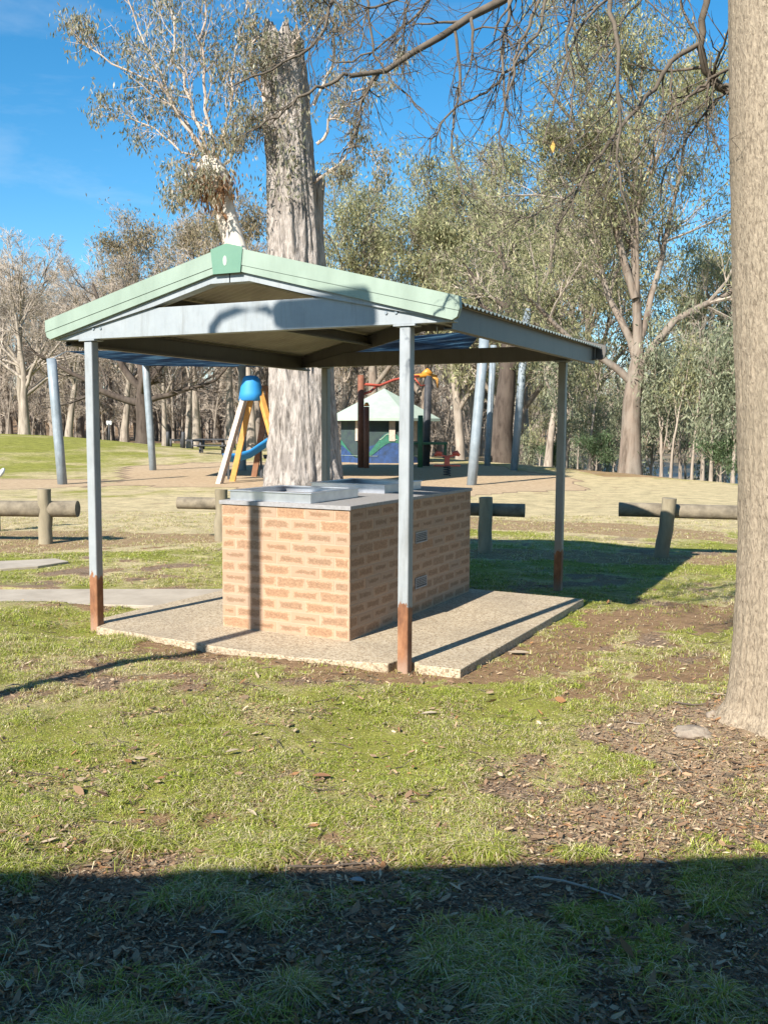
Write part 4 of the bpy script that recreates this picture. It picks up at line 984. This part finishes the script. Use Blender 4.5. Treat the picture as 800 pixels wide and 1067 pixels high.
# blue trough
t_ = np.linspace(0, 1, 14); px_ = np.interp(t_, [0, .3, .55, .8, 1], [234, 246, 262, 275, 296]); py_ = np.interp(t_, [0, .3, .55, .8, 1], [479, 479.5, 475, 466, 452])
mb = MB(); V = []
for a, b, tt in zip(px_, py_, t_):
    c = sv(a, b, 27.6+1.*tt)
    for ang in np.linspace(-1.3, 1.3, 9):
        V.append(c+np.array([HV[0], HV[1], 0])*math.sin(ang)*.30+np.array([0, 0, 1])*(.26-.26*math.cos(ang)-.0))
    for ang in np.linspace(1.3, -1.3, 9):
        V.append(c+np.array([HV[0], HV[1], 0])*math.sin(ang)*.33+np.array([0, 0, 1])*(.23-.29*math.cos(ang)-.0))
F = []
for i in range(13):
    for j in range(18): F.append((i*18+j, (i+1)*18+j, (i+1)*18+(j+1) % 18, i*18+(j+1) % 18))
mb.add(V, F, 0, True); mb.build('slide_trough', M['blue'], r)
beam(MB(), g3d(238, 27.6, -.1), sv(238, 482, 27.6), .06).build('slide_leg', M['dark'], r); beam(MB(), g3d(272, 28.4, -.1), sv(272, 470, 28.4), .06).build('slide_leg', M['dark'], r)
b = g3d(281, 31); r = thing('seat_swing', 'small dark swing seat hanging beside the blue trough', 'swing', tuple(b))
MB().tube([sv(279, 474, 31), sv(279, 478, 31)], [.16, .12], 12).build('seat', M['dark'], r)
MB().tube([sv(281, 410, 28.9), sv(279, 474, 31)], .012, 5).build('chain', M['dark'], r)

# climbing frame with orange arms
b = g3d(410, 37); r = thing('climbing_frame', 'climbing frame with rust posts and orange overhead arm before the hut', 'climbing frame', tuple(b))
MB().tube([g3d(376, 36, -.1), sv(376, 391, 36)], .12, 12).build('post', M['rustpost'], r)
MB().tube([g3d(382, 35.6, -.1), sv(382, 424, 35.6)], .10, 12).build('post', M['rustpost'], r)
MB().tube([sv(382, 423, 35.6), sv(382, 419.5, 35.6)], [.11, .06], 12).build('post_cap', M['orange'], r)
MB().tube([g3d(444, 38, -.1), sv(446, 392, 38)], .15, 12).build('post', M['dark'], r)
MB().tube([g3d(438, 36.5, -.1), sv(438, 433, 36.5)], .10, 12).build('post', M['dkgreen'], r)
MB().tube([sv(377, 400, 36), sv(395, 402, 36.5), sv(410, 396, 37), sv(430, 392, 37.6), sv(446, 391, 38)], .055, 8).build('arm', M['red'], r)
MB().tube([sv(377, 411, 36), sv(386, 408, 36.4), sv(394, 401, 36.8)], .05, 8).build('arm', M['red'], r)
MB().tube([sv(428, 392, 37.6), sv(446, 391, 38), sv(455, 392, 38.2)], [.06, .1, .05], 8).build('arm', M['orange'], r)
mb = MB(); mb.tube([sv(440, 390, 38), sv(445, 387.5, 38), sv(450, 390, 38)], [.08, .16, .08], 10); mb.build('arm_cap', M['orange'], r)
MB().tube([sv(448, 392, 38), sv(455, 395, 38.2), sv(456, 404, 38.2)], [.03, .08, .03], 8).build('rope', M['orange_wood'], r)
MB().tube([sv(432, 394, 37.6), sv(438, 402, 37.8), sv(445, 401, 38)], .03, 8).build('arm', M['red'], r)
pc = [sv(428, 461, 36.5), sv(466, 462, 36.5), sv(466, 462, 38.5), sv(428, 461, 38.5)]
mb = MB(); mb.prism([(q[0], q[1]) for q in pc], 2, pc[0][2]-.08, pc[0][2]); mb.build('platform', M['dkgreen'], r)
for x in (430, 464): MB().tube([g3d(x, 36.6, -.1), sv(x, 461, 36.6)], .05, 8).build('leg', M['dkgreen'], r)
# spring rocker
b = g3d(466, 30); r = thing('spring_rocker', 'small red spring rocker standing on the orange mulch', 'play rider', tuple(b))
sc_ = 30/FOC; z0 = b[2]
th = np.linspace(0, 8*PI, 90); R3 = .11
MB().tube(np.stack([b[0]+R3*np.cos(th), b[1]+R3*np.sin(th), z0+.02+.30*th/th[-1]], 1), .018, 6).build('spring', M['dark'], r)
mb = MB(); beam(mb, b+[0, 0, .32], b+[0, 0, .62], .16, .12); e_ = np.array([HR[0], HR[1], 0]); beam(mb, b-e_*.42+[0, 0, .34], b+e_*.42+[0, 0, .34], .12, .05); mb.build('body', M['red'], r, bevel=.01)
for s in (-1, 1):
    mb = MB(); beam(mb, b+[0, 0, .62], b+e_*.30*s+[0, 0, .68], .05, .06); mb.tube([b+e_*.16*s+[0, 0, .72], b+e_*.30*s+[0, 0, .74], b+e_*.4*s+[0, 0, .66]], [.05, .09, .04], 8); mb.build('seat', M['red'], r)

# play hut
b = g3d(400, 42.5); r = thing('park_hut', 'dark hexagonal hut with pale green roof and painted blue waves', 'hut', tuple(b))
n = 8; a0 = math.atan2(HV[1], HV[0])+PI/8; Rw = 2.05; Re = 2.65; ze = sv(400, 436, 42.5)[2]; za = sv(393, 405, 42.5)[2]
cxy = b[:2]
ring = lambda R, z, k: (cxy[0]+R*math.cos(a0+k*2*PI/n), cxy[1]+R*math.sin(a0+k*2*PI/n), z)
mb = MB(); V = [ring(Rw, b[2]-.1, k) for k in range(n)]+[ring(Rw, ze+.05, k) for k in range(n)]; mb.add(V, [(k, (k+1) % n, (k+1) % n+n, k+n) for k in range(n)]); mb.build('wall', M['hutwall'], r)
mb = MB(); V = [ring(Re, ze, k) for k in range(n)]+[ring(Re, ze-.12, k) for k in range(n)]+[(cxy[0], cxy[1], za), (cxy[0], cxy[1], za-.2)]
mb.add(V, [(k, (k+1) % n, 2*n) for k in range(n)]+[(k+n, (k+1) % n+n, (k+1) % n, k) for k in range(n)]+[(n+(k+1) % n, n+k, 2*n+1) for k in range(n)])
mb.build('roof', M['hutroof'], r)
fr_ = -np.array([HV[0], HV[1], 0]); rt_ = np.array([HR[0], HR[1], 0])
def on_wall(u, z, off=.03):
    # point on the faceted wall facing the camera
    best = None
    for k in range(n):
        p0, p1 = np.array(ring(Rw, 0, k)), np.array(ring(Rw, 0, (k+1) % n)); nn = (p0+p1)/2-np.array([*cxy, 0])
        if nn@fr_ <= .2: continue
        u0, u1 = (p0-[*cxy, 0])@rt_, (p1-[*cxy, 0])@rt_
        if min(u0, u1)-1e-6 <= u <= max(u0, u1)+1e-6:
            t = (u-u0)/(u1-u0); best = p0+(p1-p0)*t+norm(nn)*off; break
    if best is None: best = np.array([*cxy, 0])+rt_*u+fr_*(Rw*.93)
    best = best.copy(); best[2] = b[2]+z; return best
def mural(name, fn, mat, off):
    mb = MB(); us = np.linspace(-1.85, 1.85, 50); V = []
    for u in us:
        lo, hi = fn(u); V += [on_wall(u, lo, off), on_wall(u, max(hi, lo+.01), off)]
    mb.add(V, [(2*i, 2*i+2, 2*i+3, 2*i+1) for i in range(len(us)-1)]); o = mb.build(name, mat, r); md = o.modifiers.new('t', 'SOLIDIFY'); md.thickness = .01
mural('painted_wave', lambda u: (.0, .75+.55*math.sin(u*2.4+1.2)*abs(math.sin(u*2.4+1.2))), M['mural_blue'], .03)
mural('painted_wave', lambda u: (.55+.35*math.sin(u*2.4+.6), .78+.55*math.sin(u*2.4+.9)), M['mural_green'], .05)
mural('painted_wave', lambda u: (1.12+.12*math.sin(u*9), 1.15+.12*math.sin(u*9)) if math.sin(u*2.4+1.2) > .55 else (.3, .301), M['hutroof'], .07)
for u in (-1.05, .35, 1.25):
    mb = MB(); w = .13; V = [on_wall(u-w, .95, .08), on_wall(u+w, .95, .08), on_wall(u+w, 1.85, .08), on_wall(u-w, 1.85, .08)]; mb.add(V, [(0, 1, 2, 3)]); o = mb.build('window', M['grey_wood'], r); md = o.modifiers.new('t', 'SOLIDIFY'); md.thickness = .02

# far park furniture
for (x, d, lab) in ((191, 52, 'black bollard left of the pale bare trunk beyond the mound'), (175, 56, 'short black bollard near the foot of the black tree')):
    b = g3d(x, d); MB().tube([b-[0, 0, .1], b+[0, 0, .85], b+[0, 0, .9]], [.11, .11, .07], 10).build('bollard', M['dark']).update_tag()
    tag(bpy.context.scene.objects[-1] if False else [o for o in col.objects if o.name.startswith('bollard') and 'label' not in o][-1], lab, 'bollard')
b = g3d(114, 60); r = thing('park_sign', 'small white sign on a thin post beyond the mound', 'sign', tuple(b))
MB().tube([b-[0, 0, .1], b+[0, 0, 1.3]], .05, 8).build('post', M['dark'], r)
q = b+[0, 0, 1.35]; mb = MB(); beam(mb, q-rt_*.16, q+rt_*.16, .03, .26); mb.build('panel', M['white'], r)
a, c = g3d(178, 62), g3d(212, 60); r = thing('rail_fence', 'far low dark rail beyond the timber play frame', 'fence', tuple(a))
mb = MB(); beam(mb, a+[0, 0, .55], c+[0, 0, .55], .12); mb.build('rail', M['dark'], r)
for t in (0, .33, .66, 1): q = a+(c-a)*t; MB().tube([q-[0, 0, .1], q+[0, 0, .62]], .08, 8).build('post', M['dark'], r)
b = g3d(221, 47); r = thing('picnic_table', 'low dark picnic table beyond the timber play frame', 'table', tuple(b))
mb = MB(); beam(mb, b-rt_*.8+[0, 0, .72], b+rt_*.8+[0, 0, .72], .7, .06); mb.build('tabletop', M['dark'], r)
for s in (-1, 1):
    mb = MB(); beam(mb, b-rt_*.8+fr_*.7*s+[0, 0, .43], b+rt_*.8+fr_*.7*s+[0, 0, .43], .26, .05); mb.build('bench', M['dark'], r)
    mb = MB(); q = b+rt_*.55*s; beam(mb, q-fr_*.35-[0, 0, .05], q-fr_*.1+[0, 0, .7], .09); beam(mb, q+fr_*.35-[0, 0, .05], q+fr_*.1+[0, 0, .7], .09); beam(mb, q-fr_*.75+[0, 0, .38], q+fr_*.75+[0, 0, .38], .08); mb.build('leg', M['dark'], r)

# ------------------------------------------------------------------ behind the camera: street lamp and toilet block whose shadows fall into view
SAZ, SEL = rad_(7.8), rad_(35.)
SD = np.array([math.sin(SAZ)*math.cos(SEL), math.cos(SAZ)*math.cos(SEL), -math.sin(SEL)])   # the way the light travels
def toward_sun(p, y): t = (p[1]-y)/SD[1]; return np.array(p)-SD*t
LY = -4.0
hd0, hd1 = toward_sun((1.63, 0, 2.315), LY), toward_sun((2.42, 0, 2.29), LY); el = toward_sun((1.15, 0, 2.24), LY); e1 = toward_sun((1.22, 0, 2.31), LY); e2 = toward_sun((1.35, 0, 2.345), LY); e3 = toward_sun((1.6, 0, 2.345), LY)
r = thing('street_lamp', 'street lamp behind the photographer whose shadow falls on the shelter', 'lamp', (el[0], LY, 0))
MB().tube([(el[0], LY, -.1), (el[0], LY, 2.), (el[0], LY, el[2]-.3), el, e1, e2, e3, hd0], [.062, .06, .05, .034, .028, .026, .026, .026], 12).build('pole', M['gal'], r)
xa, xb, zc = hd0[0]+.02, hd1[0], (hd0[2]+hd1[2])/2
mb = MB().prism([(xa, LY-.05), (xa+.06, LY-.10), (xb-.03, LY-.11), (xb, LY-.08), (xb, LY+.08), (xb-.03, LY+.11), (xa+.06, LY+.10), (xa, LY+.05)], 2, zc-.045, zc+.035)
mb.build('lamp_head', M['beam'], r, bevel=.01)
# eave line from the shadow edge
Ea, Eb = np.array(gr(0, 915)), np.array(gr(800, 893)); ev_ = (Eb-Ea)/np.linalg.norm(Eb-Ea); he = 2.55
back = -SD[:2]/SD[2]*-1.; sh = SD[:2]/(-SD[2])*(he+.16)
E0 = Ea-sh; nrm = np.array([ev_[1], -ev_[0]])
if nrm@HV > 0: nrm = -nrm
P = lambda s, t: tuple(E0+ev_*s+nrm*t)
r = thing('toilet_block', 'low block building behind the photographer shading the foreground', 'building', (*P(0, 3), 0))
mb = MB().prism([P(-6, 0), P(11, 0), P(11, 7), P(-6, 7)], 2, he-.0, he+.16); mb.build('roof', M['roof_top'], r)
mb = MB().prism([P(-5.5, 1.7), P(10.5, 1.7), P(10.5, 6.6), P(-5.5, 6.6)], 2, -.05, he-.002); mb.build('wall', M['wall'], r)
for s in (-5.2, 10.2): MB().tube([(*P(s, .3), -.05), (*P(s, .3), he)], .05, 10).build('post', M['beam'], r)

# ------------------------------------------------------------------ grass, litter, sticks, stones
rng = np.random.default_rng(2024)
def scatter(n, de0, de1, pw=1.5, margin=.46):
    u = rng.uniform(0, 1, n); de = (de0**(1-pw)+(de1**(1-pw)-de0**(1-pw))*u)**(1/(1-pw))
    la = rng.uniform(-margin, margin, n)*de
    return CAM[0]+la*HR[0]+de*HV[0], CAM[1]+la*HR[1]+de*HV[1], de, la
def clear(X, Y):
    ok = ~inside(SLAB, X, Y) & (np.hypot(X-TREE[0], Y-TREE[1]) > .4)
    d1 = seg_dist(X, Y, gr(-160, 621), gr(0, 621)); d2 = seg_dist(X, Y, gr(0, 621), gr(190, 621)); 
    return ok & (np.minimum(d1, d2) > .33)
N = 1400000
X, Y, de, la = scatter(N, 2.15, 17., 1.35)
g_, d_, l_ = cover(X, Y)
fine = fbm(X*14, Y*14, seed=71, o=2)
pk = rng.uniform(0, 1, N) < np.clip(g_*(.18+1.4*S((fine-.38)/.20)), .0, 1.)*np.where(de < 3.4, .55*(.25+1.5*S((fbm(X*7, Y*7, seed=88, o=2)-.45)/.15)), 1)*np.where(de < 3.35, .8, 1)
pk &= clear(X, Y); X, Y, de, g_, d_ = X[pk], Y[pk], de[pk], g_[pk], d_[pk]; N = len(X)
Z = H(X, Y)
near = de < 3.5
tuft = fbm(X*5, Y*5, seed=73, o=3)
hgt = np.where(near, rng.uniform(.02, .06, N)*(.4+.9*S((tuft-.4)/.25)), rng.uniform(.009, .030, N)*(.45+1.2*S((tuft-.35)/.3))); wid = np.where(near, rng.uniform(.002, .0036, N), rng.uniform(.0015, .003, N)*(1+de*.08))
az = rng.uniform(0, 2*PI, N); ln = rng.uniform(.7, 2.3, N)
dx, dy = np.cos(az), np.sin(az); px, py = -dy, dx
b = np.stack([X, Y, Z-.004], 1); sd = np.stack([px, py, 0*px], 1)*wid[:, None]*.5; dr = np.stack([dx, dy, 0*dx], 1)
mid = b+dr*(hgt*.35*ln)[:, None]+np.array([0, 0, 1.])*(hgt*.6)[:, None]; tip = b+dr*(hgt*1.1*ln)[:, None]+np.array([0, 0, 1.])*(hgt*np.maximum(.12, 1.0-.38*ln))[:, None]
V = np.stack([b-sd, b+sd, mid+sd*.8, mid-sd*.8, tip], 1).reshape(-1, 3)
k5 = np.arange(N)[:, None]*5; Qg = k5+np.array([[0, 1, 2, 3]]); Tg = k5+np.array([[3, 2, 4]])
gcol = np.array([(.29, .345, .045), (.39, .43, .065), (.18, .225, .025), (.46, .46, .10)]); dcol = np.array([(.58, .49, .27), (.48, .40, .19), (.68, .59, .38), (.30, .21, .11)])
isd = rng.uniform(0, 1, N) < np.clip(d_*.75+.08, 0, 1)*np.where(de < 3.3, 1.5, 1)
C = np.where(isd[:, None], dcol[rng.integers(0, 4, N)], gcol[rng.integers(0, 4, N)])*rng.uniform(.75, 1.25, (N, 1))
C5 = np.repeat(C, 5, 0)
me = mesh_np('grass', V, Qg, Tg, False, C5); me.materials.append(M['grass']); tag(link('grass', me), kind='stuff')
# leaf litter
def litter(n, de0, de1, pw, prob, size, name, lift=.004):
    X, Y, de, la = scatter(n, de0, de1, pw); g, d, l = cover(X, Y)
    pk = rng.uniform(0, 1, n) < prob(g, d, l, de); pk &= clear(X, Y); X, Y, de = X[pk], Y[pk], de[pk]; n = len(X)
    c = np.stack([X, Y, H(X, Y)+lift+rng.uniform(0, .010, n)], 1); a = rng.uniform(0, 2*PI, n)
    t = np.stack([np.cos(a), np.sin(a), rng.normal(0, .25, n)], 1); s = np.stack([-np.sin(a), np.cos(a), rng.normal(0, .35, n)], 1)
    L = size*np.minimum(rng.lognormal(0, .4, n), 2.2)[:, None]; w = L*rng.uniform(.16, .42, (n, 1)); up = np.array([0, 0, 1.])*L*rng.uniform(-.05, .22, (n, 1))
    V = np.stack([c-t*L*.5, c-t*L*.1+s*w*.5+up*.6, c+t*L*.25+s*w*.4+up*.5, c+t*L*.5+up, c+t*L*.25-s*w*.4+up*.3, c-t*L*.1-s*w*.5+up*.2], 1).reshape(-1, 3)
    k = np.arange(n)[:, None]*6; Q = np.concatenate([k+np.array([[0, 1, 4, 5]]), k+np.array([[1, 2, 3, 4]])])
    pal = np.array([(.34, .21, .12), (.22, .135, .08), (.40, .28, .17), (.14, .085, .05), (.50, .38, .25), (.28, .14, .06), (.30, .20, .12)])
    C = pal[rng.integers(0, len(pal), n)]*rng.uniform(.7, 1.2, (n, 1))
    me = mesh_np(name, V, Q, None, False, np.repeat(C, 6, 0)); me.materials.append(M['litter']); return tag(link(name, me), kind='stuff')
litter(150000, 2.15, 15., 1.4, lambda g, d, l, de: np.clip((l-.2)*1.2, 0, 1)*np.where(de > 9, .5, 1)+.03, .015, 'leaf_litter')
litter(26000, 2.15, 12., 1.5, lambda g, d, l, de: np.clip(l*.30, 0, 1)+.05, .032, 'fallen_leaves', .010)
# twigs in the litter
X, Y, de, la = scatter(5200, 2.2, 12, 1.5); g, d, l = cover(X, Y); pk = (rng.uniform(0, 1, len(X)) < np.clip(l*.9, 0, 1)+.04) & clear(X, Y); X, Y = X[pk], Y[pk]; n = len(X); a = rng.uniform(0, 2*PI, n)
P, R = grow(rng, np.stack([X, Y, H(X, Y)+.008], 1), np.stack([np.cos(a), np.sin(a), 0*a], 1), rng.uniform(.04, .16, n), rng.uniform(.0012, .003, n), 4, .12, 0, .4); P[:, 1:, 2] = np.maximum(P[:, 1:, 2], H(P[:, 1:, 0], P[:, 1:, 1])+.004)
so = Soup(); so.tubes(P, R, 4); tag(link('litter_twigs', so.mesh('litter_twigs', [M['twig_near']])), kind='stuff')
# individual sticks
def stick(pts, r, label, mat='twig'):
    A = []
    for x, y in pts:
        q = gr(x, y, .02); A.append((q[0], q[1], float(H(*q))+r*.9+.004))
    A = np.array(A); t = np.linspace(0, 1, len(A)); q = np.linspace(0, 1, 16); P = np.stack([np.interp(q, t, A[:, i]) for i in range(3)], 1); P[:, 2] += .006*(fbm(q*5, q*0, seed=int(pts[0][0]) % 97))
    R = r*(1-.5*q); o = MB().tube(P, R, 7).build('stick', M[mat]); return tag(o, label, 'stick')
stick([(556, 912), (585, 915), (615, 922), (645, 932), (672, 944)], .006, 'long pale curved stick in the shade right of centre')
stick([(285, 948), (320, 946), (360, 949), (400, 952)], .004, 'thin dark stick lying level in the dark litter of the shaded lawn', 'twig_dark')
stick([(300, 900), (340, 899), (380, 896), (400, 897)], .005, 'brown stick right on the edge of the foreground shadow', 'twig_dark')
stick([(698, 735), (720, 741), (742, 742)], .006, 'dark stick pointing at the foot of the big near trunk', 'twig_dark')
stick([(733, 726), (760, 731)], .004, 'short pale stick on bare soil left of the near trunk')
stick([(652, 752), (680, 758)], .004, 'short stick on the bare soil between lawn and rock')
stick([(700, 790), (712, 806)], .003, 'tiny stick on bare soil below the pale rock')
# rock by the trunk
def rock(x, y, sx, sy, sz, label, mat='stone', seed=1):
    q = gr(x, y, .03); z = float(H(*q)); U = 20; Wn = 14; V = []
    for i in range(Wn):
        ph = PI*i/(Wn-1)
        for j in range(U):
            th = 2*PI*j/U; v = np.array([math.sin(ph)*math.cos(th), math.sin(ph)*math.sin(th), math.cos(ph)])
            f = 1+1.1*(float(fbm(v[0]*1.9+seed, v[1]*1.9, v[2]*1.9, seed=seed))-.5); v = v*f
            V.append((q[0]+(v[0]*HR[0]+v[1]*HV[0])*sx, q[1]+(v[0]*HR[1]+v[1]*HV[1])*sy, z+v[2]*sz+sz*.3))
    F = [(i*U+j, (i+1)*U+j, (i+1)*U+(j+1) % U, i*U+(j+1) % U) for i in range(Wn-1) for j in range(U)]
    o = MB().add(V, F, 0, True).build('rock', M[mat]); return tag(o, label, 'rock')
rock(722, 768, .095, .08, .03, 'pale flat rock half buried beside the near trunk', seed=4)
rock(741, 752, .03, .03, .025, 'small white stone between the pale rock and the trunk', 'stone', 6)
rock(706, 763, .022, .02, .018, 'little white pebble at the left end of the pale rock', 'stone', 8)
# single large fallen leaves
def leaf_obj(x, y, L, w, a, c, label):
    L *= .7; w *= .55; q = gr(x, y, .03); z = float(H(*q))+.022; t = np.array([math.cos(a), math.sin(a), .05]); s = np.array([-math.sin(a), math.cos(a), .06]); cc = np.array([q[0], q[1], z]); V = []
    K = 9
    for i in range(K):
        u = i/(K-1); ww = w*math.sin(PI*min(1, u*.96+.02))**.8*.5; m_ = cc+t*L*(u-.5)+np.array([0, 0, .004*math.sin(u*PI)])
        V += [m_-s*ww, m_-np.array([0, 0, .004]), m_+s*ww]
    F = []
    for i in range(K-1):
        for j in (0, 1): F.append((i*3+j, i*3+j+1, i*3+3+j+1, i*3+3+j))
    me = mesh_np('fallen_leaf', V, F, None, True, np.tile(np.array(c), (len(V), 1))); me.materials.append(M['litter']); return tag(link('fallen_leaf', me), label, 'leaf')
leaf_obj(228, 969, .075, .03, .4, (.38, .34, .28), 'pale grey fallen leaf in the dark shaded litter')
leaf_obj(447, 741, .13, .05, .6, (.42, .34, .25), 'curled pale bark flake on the lawn in front of the right post')
leaf_obj(262, 844, .13, .035, -.5, (.42, .33, .22), 'long straw-coloured bark flake in the sunny lawn')
leaf_obj(335, 805, .12, .07, .3, (.24, .12, .06), 'reddish brown fallen leaf on the sunny lawn')
leaf_obj(242, 787, .10, .04, 1.0, (.36, .28, .20), 'pale tan leaf in the dry patch of lawn')
leaf_obj(735, 1026, .08, .03, .2, (.38, .35, .31), 'small whitish leaf in the shaded grass at the right')
leaf_obj(540, 678, .22, .12, .2, (.38, .30, .21), 'flat tan bark piece beside the slab edge')
leaf_obj(14, 724, .11, .04, .9, (.22, .17, .13), 'dark curled leaf on the lamp shadow at the left')
leaf_obj(372, 913, .08, .05, .1, (.34, .32, .30), 'grey leaf on the edge of the foreground shadow')

# ------------------------------------------------------------------ light, sky, camera
w = bpy.data.worlds.new('World'); scene.world = w; w.use_nodes = True; nt = w.node_tree; nt.nodes.clear()
sky = nt.nodes.new('ShaderNodeTexSky'); sky.sky_type = 'NISHITA'; sky.sun_disc = False; sky.sun_elevation = SEL
sun_az = math.atan2(-SD[0], -SD[1])      # from +Y clockwise
sky.sun_rotation = sun_az % (2*PI); sky.air_density = 1.0; sky.dust_density = .25; sky.ozone_density = 4.0; sky.altitude = 100
bg = nt.nodes.new('ShaderNodeBackground'); bg.inputs[1].default_value = .088; wo = nt.nodes.new('ShaderNodeOutputWorld')
# faint high cirrus
tc = nt.nodes.new('ShaderNodeTexCoord'); cn = noise(nt, 2.3, 6, .6, tc.outputs['Generated'], (1., 1., 5.), .6)
cm = ramp(nt, cn, [(.53, (0, 0, 0)), (.85, (.3, .3, .3))])
hs = nt.nodes.new('ShaderNodeHueSaturation'); hs.inputs['Saturation'].default_value = 1.3; hs.inputs['Hue'].default_value = .49; nt.links.new(sky.outputs[0], hs.inputs['Color'])
cs = mixc(nt, cm, hs.outputs[0], (5., 5.6, 6.2))
nt.links.new(cs, bg.inputs[0]); nt.links.new(bg.outputs[0], wo.inputs[0])
L = bpy.data.lights.new('sun', 'SUN'); L.energy = 5.0; L.angle = rad_(.5); L.color = (1., .955, .88)
lo = bpy.data.objects.new('sun', L); col.objects.link(lo); lo.rotation_euler = Vector(SD).to_track_quat('-Z', 'Y').to_euler()
cd = bpy.data.cameras.new('camera'); cd.sensor_width = 36; cd.lens = FOC/1067*36; cd.clip_start = .05; cd.clip_end = 2000; cd.sensor_fit = 'AUTO'
co = bpy.data.objects.new('camera', cd); col.objects.link(co)
co.matrix_world = Matrix(((RT[0], UP[0], -FW[0], CAM[0]), (RT[1], UP[1], -FW[1], CAM[1]), (RT[2], UP[2], -FW[2], CAM[2]), (0, 0, 0, 1)))
scene.camera = co
vs = scene.view_settings; vs.view_transform = 'Standard'; vs.look = 'None'; vs.exposure = 1.1; vs.gamma = 1; vs.use_curve_mapping = False
scene.cycles.max_bounces = 6; scene.cycles.diffuse_bounces = 3; scene.cycles.transparent_max_bounces = 4
